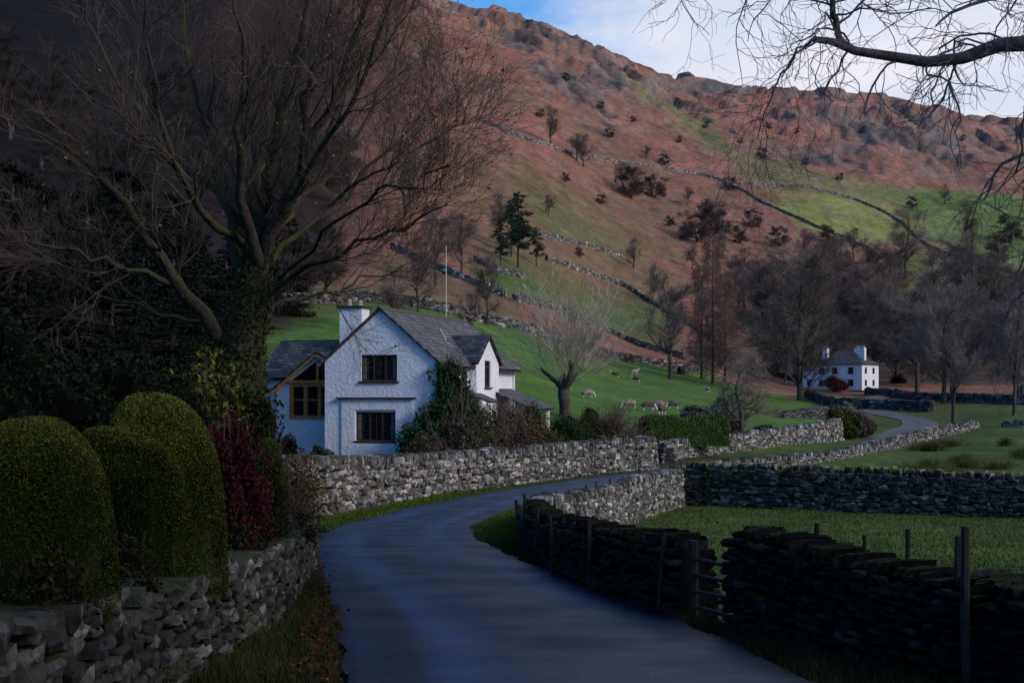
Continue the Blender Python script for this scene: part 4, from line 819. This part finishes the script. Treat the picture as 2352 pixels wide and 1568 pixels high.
for x_,y_ in((-4.6,0),(1.6,1.5),(3.6,-.5)):
    c_=bx('chimney',(x_-.55,y_-.45,6),(x_+.55,y_+.45,8.5),m_white,r2);pot(x_-.2,y_,8.5,.5,.15,c_);pot(x_+.25,y_,8.5,.5,.15,c_)
for u in(-3.6,-.8,2.6):
    for z in(.9,3.3):
        w_=boxes('window',[((u-.5,-4.03,z),(u+.6,-4.005,z+1.25))],m_glass,fh);boxes('frame',[((u-.56,-4.06,z-.06),(u+.66,-4.031,z+.02)),((u+.02,-4.055,z+.02),(u+.08,-4.031,z+1.25))],m_frame,w_)
for u in(-2.2,1.5):
    for z in(.9,3.3):boxes('window',[((5.005,u-.5,z),(5.03,u+.5,z+1.2))],m_glass,fh)
boxes('window',[((-7.2,-3.03,1.),(-6.3,-3.005,2.2))],m_glass,fh)
# ---------------------------------------------------------------- fence, gate, pole
fe=empty('post_and_wire_fence',(1.5,12,h1(1.2,12)));tag(fe,"weathered wooden posts with thin wires along the lane wall",'fence')
def cyl(name,p0,p1,r,mat,parent,S=7):
    P=np.linspace(p0,p1,4)[None];P[0,1:3]+=R.normal(0,.006,(2,3));v,q=tubes(P,np.full((1,4),r)*R.uniform(.9,1.1,(1,4)),S)
    n=len(v);v=np.vstack([v,np.array([p1])]);T=[(n-S+i,n-S+(i+1)%S,n) for i in range(S)]
    o=addobj(name,mkmesh(name,v,q,T),mat,parent);return o
cs=resample(RWL,.2);ds=np.concatenate([[0],np.cumsum(np.hypot(*np.diff(cs,axis=0).T))])
tgt=np.gradient(cs,axis=0);tgt/=np.linalg.norm(tgt,axis=1)[:,None]
pw=[];inv=np.array(fe.location)
for q in np.arange(17.5,ds[-1]*.62,2.0):
    i=np.searchsorted(ds,q);x,y=cs[i]+np.array([-tgt[i,1],tgt[i,0]])*.31
    if y>60:break
    tz=float(np.interp(y,*zip(*rt)))+R.uniform(.02,.16)
    cyl('post',np.array((x,y,h1(x,y)-.1))-inv,np.array((x+R.normal(0,.05),y,tz))-inv,.022 if y<24 else .034,m_post,fe);pw.append((x,y,tz))
for dz in(.1,.3):
    P=np.array([[(x,y,z-dz) for x,y,z in pw]])-inv;v,q=tubes(P,np.full(P.shape[:2],.0025),3);addobj('wire',mkmesh('wire',v,q),m_wire,fe)
for px,D,yt,r in [(2217,8.1,1208,.026),(2200,8.7,1230,.020),(1876,10.6,1200,.020),(2085,9.4,1214,.016),(1780,11.2,1232,.016),(1850,12,1240,.015),(1985,9.9,1228,.015)]:
    x=(px-CX)/F*D;cyl('post',np.array((x,D,-2.4))-inv,np.array((x,D,(HY-yt)/F*D))-inv,r,m_post,fe)
gt=empty('wooden_gate',(1.74,11.8,h1(1.7,11.8)));tag(gt,"small weathered wooden gate set in the lane wall",'gate');gi=np.array(gt.location)
ga=np.array((1.58,12.15));gb=np.array((1.90,11.4));gzz=h1(1.62,11.8)
cyl('post',np.array((*ga,gzz-.1))-gi,np.array((*ga,gzz+.68))-gi,.045,m_post,gt);cyl('post',np.array((*gb,gzz-.1))-gi,np.array((*gb,gzz+.62))-gi,.04,m_post,gt)
for i in range(4):
    z=gzz+.10+i*.14;cyl('rail',np.array((*ga,z))-gi,np.array((*gb,z+.02))-gi,.018,m_post,gt)
x=(1025-CX)/F*150;fp=empty('pole',(x,150,h1(x,150)));tag(fp,"thin white pole standing on the grassy bank",'pole')
zt=(900-568)/F*150-h1(x,150);cyl('shaft',(0,0,-1.0),(0,0,zt),.03,m_paint,fp);cyl('finial',(0,0,zt),(0,0,zt+.12),.05,m_paint,fp)
# ---------------------------------------------------------------- sheep
def make_sheep(graze,fleece,head,mark):
    E_=[]
    v=[(-.48,0,.62),(-.2,0,.66),(.12,0,.64),(.38,0,.66)];r=[.2,.29,.29,.22]
    if graze:hd=[(.56,0,.55),(.66,0,.32),(.76,0,.16),(.84,0,.07)]
    else:hd=[(.54,0,.8),(.64,0,.95),(.78,0,.95),(.9,0,.89)]
    v+=hd;r+=[.13,.085,.085,.045];E_=[(0,1),(1,2),(2,3),(3,4),(4,5),(5,6),(6,7)]
    for sx in(-.13,.13):
        b=len(v);v+=[(.34,sx,.42),(.35,sx,.24),(.34,sx,.03)];r+=[.075,.04,.035];E_+=[(3,b),(b,b+1),(b+1,b+2)]
        b=len(v);v+=[(-.4,sx,.42),(-.5,sx,.24),(-.46,sx,.03)];r+=[.09,.042,.035];E_+=[(0,b),(b,b+1),(b+1,b+2)]
        b=len(v);q=hd[2] if not graze else hd[1];v+=[(q[0]-.06,sx*.95,q[2]+.05)];r+=[.022];E_+=[(6 if not graze else 5,b)]
    b=len(v);v+=[(-.66,0,.6),(-.7,0,.42)];r+=[.05,.03];E_+=[(0,b),(b,b+1)]
    me=bpy.data.meshes.new('sheep_skel');me.from_pydata(v,E_,[]);o=bpy.data.objects.new('sheep_skel',me);COL.objects.link(o)
    md=o.modifiers.new('s','SKIN');md.use_smooth_shade=True
    for i,q in enumerate(me.skin_vertices[0].data):q.radius=(r[i],r[i])
    me.skin_vertices[0].data[0].use_root=True
    o.modifiers.new('u','SUBSURF').levels=2;bpy.context.view_layer.update()
    nm=bpy.data.meshes.new_from_object(o.evaluated_get(bpy.context.evaluated_depsgraph_get()));bpy.data.objects.remove(o)
    P=np.array([q.co[:] for q in nm.vertices]);c=np.tile(np.array(fleece),(len(P),1));isb=(P[:,0]<.5)&(P[:,2]>.34)
    P2=P+isb[:,None]*(R.normal(0,.012,P.shape));nm.vertices.foreach_set('co',P2.astype(np.float32).ravel())
    c[~isb]=head;c[isb&(P[:,0]<-.1)&(P[:,0]>-.42)&(P[:,2]>.78)]=mark
    a=nm.attributes.new('col','FLOAT_COLOR','POINT');a.data.foreach_set('color',np.hstack([c,np.ones((len(c),1))]).astype(np.float32).ravel())
    nm.materials.clear();nm.materials.append(m_fl);return nm
m_fl=M('fleece',attr=True,noises=((12,.3),),bump=.03,bscale=30,rough=1)
SM=[make_sheep(True,(.085,.06,.055),(.5,.48,.46),(.3,.06,.06)),make_sheep(False,(.075,.055,.05),(.55,.53,.5),(.075,.055,.05)),make_sheep(True,(.24,.19,.17),(.45,.43,.41),(.35,.07,.07)),make_sheep(False,(.33,.27,.25),(.5,.48,.45),(.4,.1,.1))]
SL=["grazing dark-fleeced sheep with red mark on the pasture","dark brown sheep with pale face standing on grass","grazing pale grey sheep with red mark","pale woolly sheep standing on the pasture"]
for i,(px,py,k,rz) in enumerate([(1413,868,1,3.0),(1458,861,3,0.2),(1461,878,1,2.9),(1350,915,2,.4),(1445,940,2,3.3),(1490,944,0,.3),(1512,941,2,2.9),(1521,953,0,1.2),(1545,940,0,3.4),(1845,957,0,3.1),(1625,902,3,2.0)]):
    X0,Y0,Z0=land(px,py);o=bpy.data.objects.new('sheep',SM[k]);COL.objects.link(o);o.location=(X0,Y0,Z0-.02);o.rotation_euler=(0,0,rz);o.scale=(.95,)*3;tag(o,SL[k],'sheep',"sheep grazing the green field")
# ---------------------------------------------------------------- small ground cover
def blades(name,label,pts,h,cols_,seed,w=.012):
    rng=np.random.default_rng(seed);n=len(pts);z=H(pts[:,0],pts[:,1]);a=rng.uniform(0,6.28,n);hh=h*rng.uniform(.4,1.2,n);l=rng.normal(0,.4,(n,2))*hh[:,None]
    b=np.column_stack([pts,z-.02]);d=np.column_stack([np.cos(a),np.sin(a),0*a])*w
    V=np.stack([b-d,b+d,b+np.column_stack([l,hh])],1).reshape(-1,3);T=np.arange(3*n).reshape(n,3);cols_=np.array(cols_)
    c=np.repeat(cols_[rng.integers(0,len(cols_),n)]*rng.uniform(.6,1.4,n)[:,None],3,0)
    o=addobj(name,mkmesh(name,V,None,T,col=c),m_leaf);tag(o,label,'grass',kind='stuff');return o
def verge(side,y0,y1,n,seed):
    rng=np.random.default_rng(seed);y=y0+(y1-y0)*rng.random(n)**1.3;c=np.interp(y,RC[:,1],RC[:,0]);w=np.interp(y,(LWL if side<0 else RWL)[:,1],(LWL if side<0 else RWL)[:,0])
    e=c+side*1.43;t=rng.random(n);x=e*(1-t)+(w-side*.15)*t
    dc=np.abs(sdist(RC,x,y));k=dc>1.40-.12*rng.random(n)*(vn(y*1.5,y*0,7)>.4);return np.column_stack([x,y])[k]
gc=[(.03,.042,.014),(.04,.05,.018),(.05,.038,.018)]
blades('verge_grass',"rough dark grass along the lane edge",np.vstack([verge(-1,4,20,40000,1),verge(1,4,27,34000,2)]),.12,gc,3,.006)
blades('verge_grass',"short green grass beside the lane walls",np.vstack([verge(-1,28,66,32000,4),verge(1,24,58,36000,6)]),.12,[(.05,.085,.015),(.065,.10,.02)],5,.018)
n=60000;fy_=14+(R.random(n)**.8)*42;fx_=np.interp(fy_,RWL[:,1],RWL[:,0])+.3+R.random(n)*22;blades('field_grass',"tufty green grass in the walled field",np.column_stack([fx_,fy_])[fx_<.40*fy_+2],.11,[(.040,.074,.014),(.052,.088,.018),(.07,.08,.028)],8,.02)
n=1100;q=R.normal(0,.10,(n,2))*np.array([1,1.4])+np.array(bp(290,7.7));o=blades('grass_tuft',"straw-coloured ornamental grass tuft on the retaining wall",q,.38,[(.16,.12,.06),(.11,.09,.045)],6,.003);del o['kind']
n=9000;yy_=3+14.5*R.random(n);xx_=np.interp(yy_,LWL[:,1],LWL[:,0])-.22+R.normal(0,.13,n);k=vn(yy_*1.3,yy_*0,5)>.3
blades('bank_grass',"rough grass and moss along the top of the retaining wall",np.column_stack([xx_,yy_])[k],.19,[(.03,.042,.012),(.045,.05,.018),(.06,.05,.025)],12,.005)
n=1500;v=verge(-1,5,24,n,9);c=np.interp(v[:,1],RC[:,1],RC[:,0])-1.43;v[:,0]=c+(v[:,0]-c)*.30+R.normal(0,.06,len(v))
P=np.column_stack([v,H(v[:,0],v[:,1])+.06+.03*R.random(len(v))]);V,Q,c=leaves(P,.04,[(.08,.02,.018),(.05,.024,.016),(.09,.035,.02)],R,flat=.8)
tag(addobj('fallen_leaves',mkmesh('fallen_leaves',V,Q,col=c),m_leaf),"fallen red-brown leaves along the lane edge",'leaves',kind='stuff')
for i,(py_,w) in enumerate([(6.2,.25),(7.6,.3),(9.6,.25),(11.2,.3),(13.0,.3),(14.8,.3)]):
    x=-2.06-.02*py_+.12;bush('wall_plant',"trailing plant hanging over the retaining wall",x,py_,[(0,0,.18,.14,w,.14),(.08,.05,.02,.10,w*.7,.2)],1500,.03,[(.02,.028,.012),(.035,.035,.015),(.03,.02,.012)],700+i,z=float(np.interp(py_,[6,9,12,17],[-.95,-1.15,-1.36,-1.6]))-.05,lump=.3,core=False,depth=.9,group='plants trailing on the wall')
# ---------------------------------------------------------------- sky, sun, camera
AZ=math.radians(124);EL=math.radians(26)
w=bpy.data.worlds.new("World");bpy.context.scene.world=w;w.use_nodes=True;nt=w.node_tree;N=nt.nodes;L=nt.links
bg_=N['Background'];sk=N.new('ShaderNodeTexSky');sk.sky_type='NISHITA';sk.sun_disc=False;sk.sun_elevation=EL;sk.sun_rotation=AZ;sk.dust_density=.1;sk.ozone_density=3
bg_.inputs['Strength'].default_value=.09
tint=N.new('ShaderNodeVectorMath');tint.operation='MULTIPLY';tint.inputs[1].default_value=(.78,1.5,2.05);L.new(sk.outputs[0],tint.inputs[0])
tc=N.new('ShaderNodeTexCoord');mp=N.new('ShaderNodeMapping');mp.inputs['Scale'].default_value=(1,1,2.2);L.new(tc.outputs['Generated'],mp.inputs['Vector'])
n_=N.new('ShaderNodeTexNoise');n_.inputs['Scale'].default_value=4.2;n_.inputs['Detail'].default_value=7;n_.inputs['Roughness'].default_value=.55;L.new(mp.outputs[0],n_.inputs['Vector'])
sp=N.new('ShaderNodeSeparateXYZ');L.new(tc.outputs['Generated'],sp.inputs[0])
ad=N.new('ShaderNodeMath');ad.operation='MULTIPLY_ADD';L.new(sp.outputs['X'],ad.inputs[0]);ad.inputs[1].default_value=2.2;L.new(n_.outputs['Fac'],ad.inputs[2])
ad2=N.new('ShaderNodeMath');ad2.operation='MULTIPLY_ADD';L.new(sp.outputs['Y'],ad2.inputs[0]);ad2.inputs[1].default_value=.4;L.new(ad.outputs[0],ad2.inputs[2])
cr_=N.new('ShaderNodeMapRange');cr_.interpolation_type='SMOOTHSTEP';cr_.inputs['From Min'].default_value=.92;cr_.inputs['From Max'].default_value=1.16;L.new(ad2.outputs[0],cr_.inputs['Value'])
mx=N.new('ShaderNodeMix');mx.data_type='RGBA';L.new(cr_.outputs[0],mx.inputs['Factor']);L.new(tint.outputs[0],mx.inputs['A'])
n5_=N.new('ShaderNodeTexNoise');n5_.inputs['Scale'].default_value=6;n5_.inputs['Detail'].default_value=6;L.new(mp.outputs[0],n5_.inputs['Vector'])
r5=N.new('ShaderNodeMapRange');r5.inputs['From Min'].default_value=.4;r5.inputs['From Max'].default_value=.6;L.new(n5_.outputs['Fac'],r5.inputs['Value'])
cm=N.new('ShaderNodeMix');cm.data_type='RGBA';L.new(r5.outputs[0],cm.inputs['Factor']);cm.inputs['A'].default_value=(7.6,8.3,9.9,1);cm.inputs['B'].default_value=(9.6,9.5,10.4,1);L.new(cm.outputs['Result'],mx.inputs['B'])
L.new(mx.outputs['Result'],bg_.inputs['Color'])
sl=bpy.data.lights.new('sun','SUN');sl.energy=2.0;sl.angle=math.radians(14);sl.color=(1,.88,.80);so=bpy.data.objects.new('sun',sl);COL.objects.link(so)
dv=Vector((math.sin(AZ)*math.cos(EL),math.cos(AZ)*math.cos(EL),math.sin(EL)));so.rotation_euler=dv.to_track_quat('Z','Y').to_euler();so.location=(60,-40,60)
cam=bpy.data.cameras.new('camera');co=bpy.data.objects.new('camera',cam);COL.objects.link(co);co.location=(0,0,0);co.rotation_euler=(math.radians(90),0,0)
cam.sensor_width=36;cam.lens=36*F/2352;cam.shift_y=116/2352;cam.clip_end=4000;cam.clip_start=.1
sc=bpy.context.scene;sc.camera=co;sc.view_settings.view_transform='Standard';sc.view_settings.look='None';sc.view_settings.exposure=0
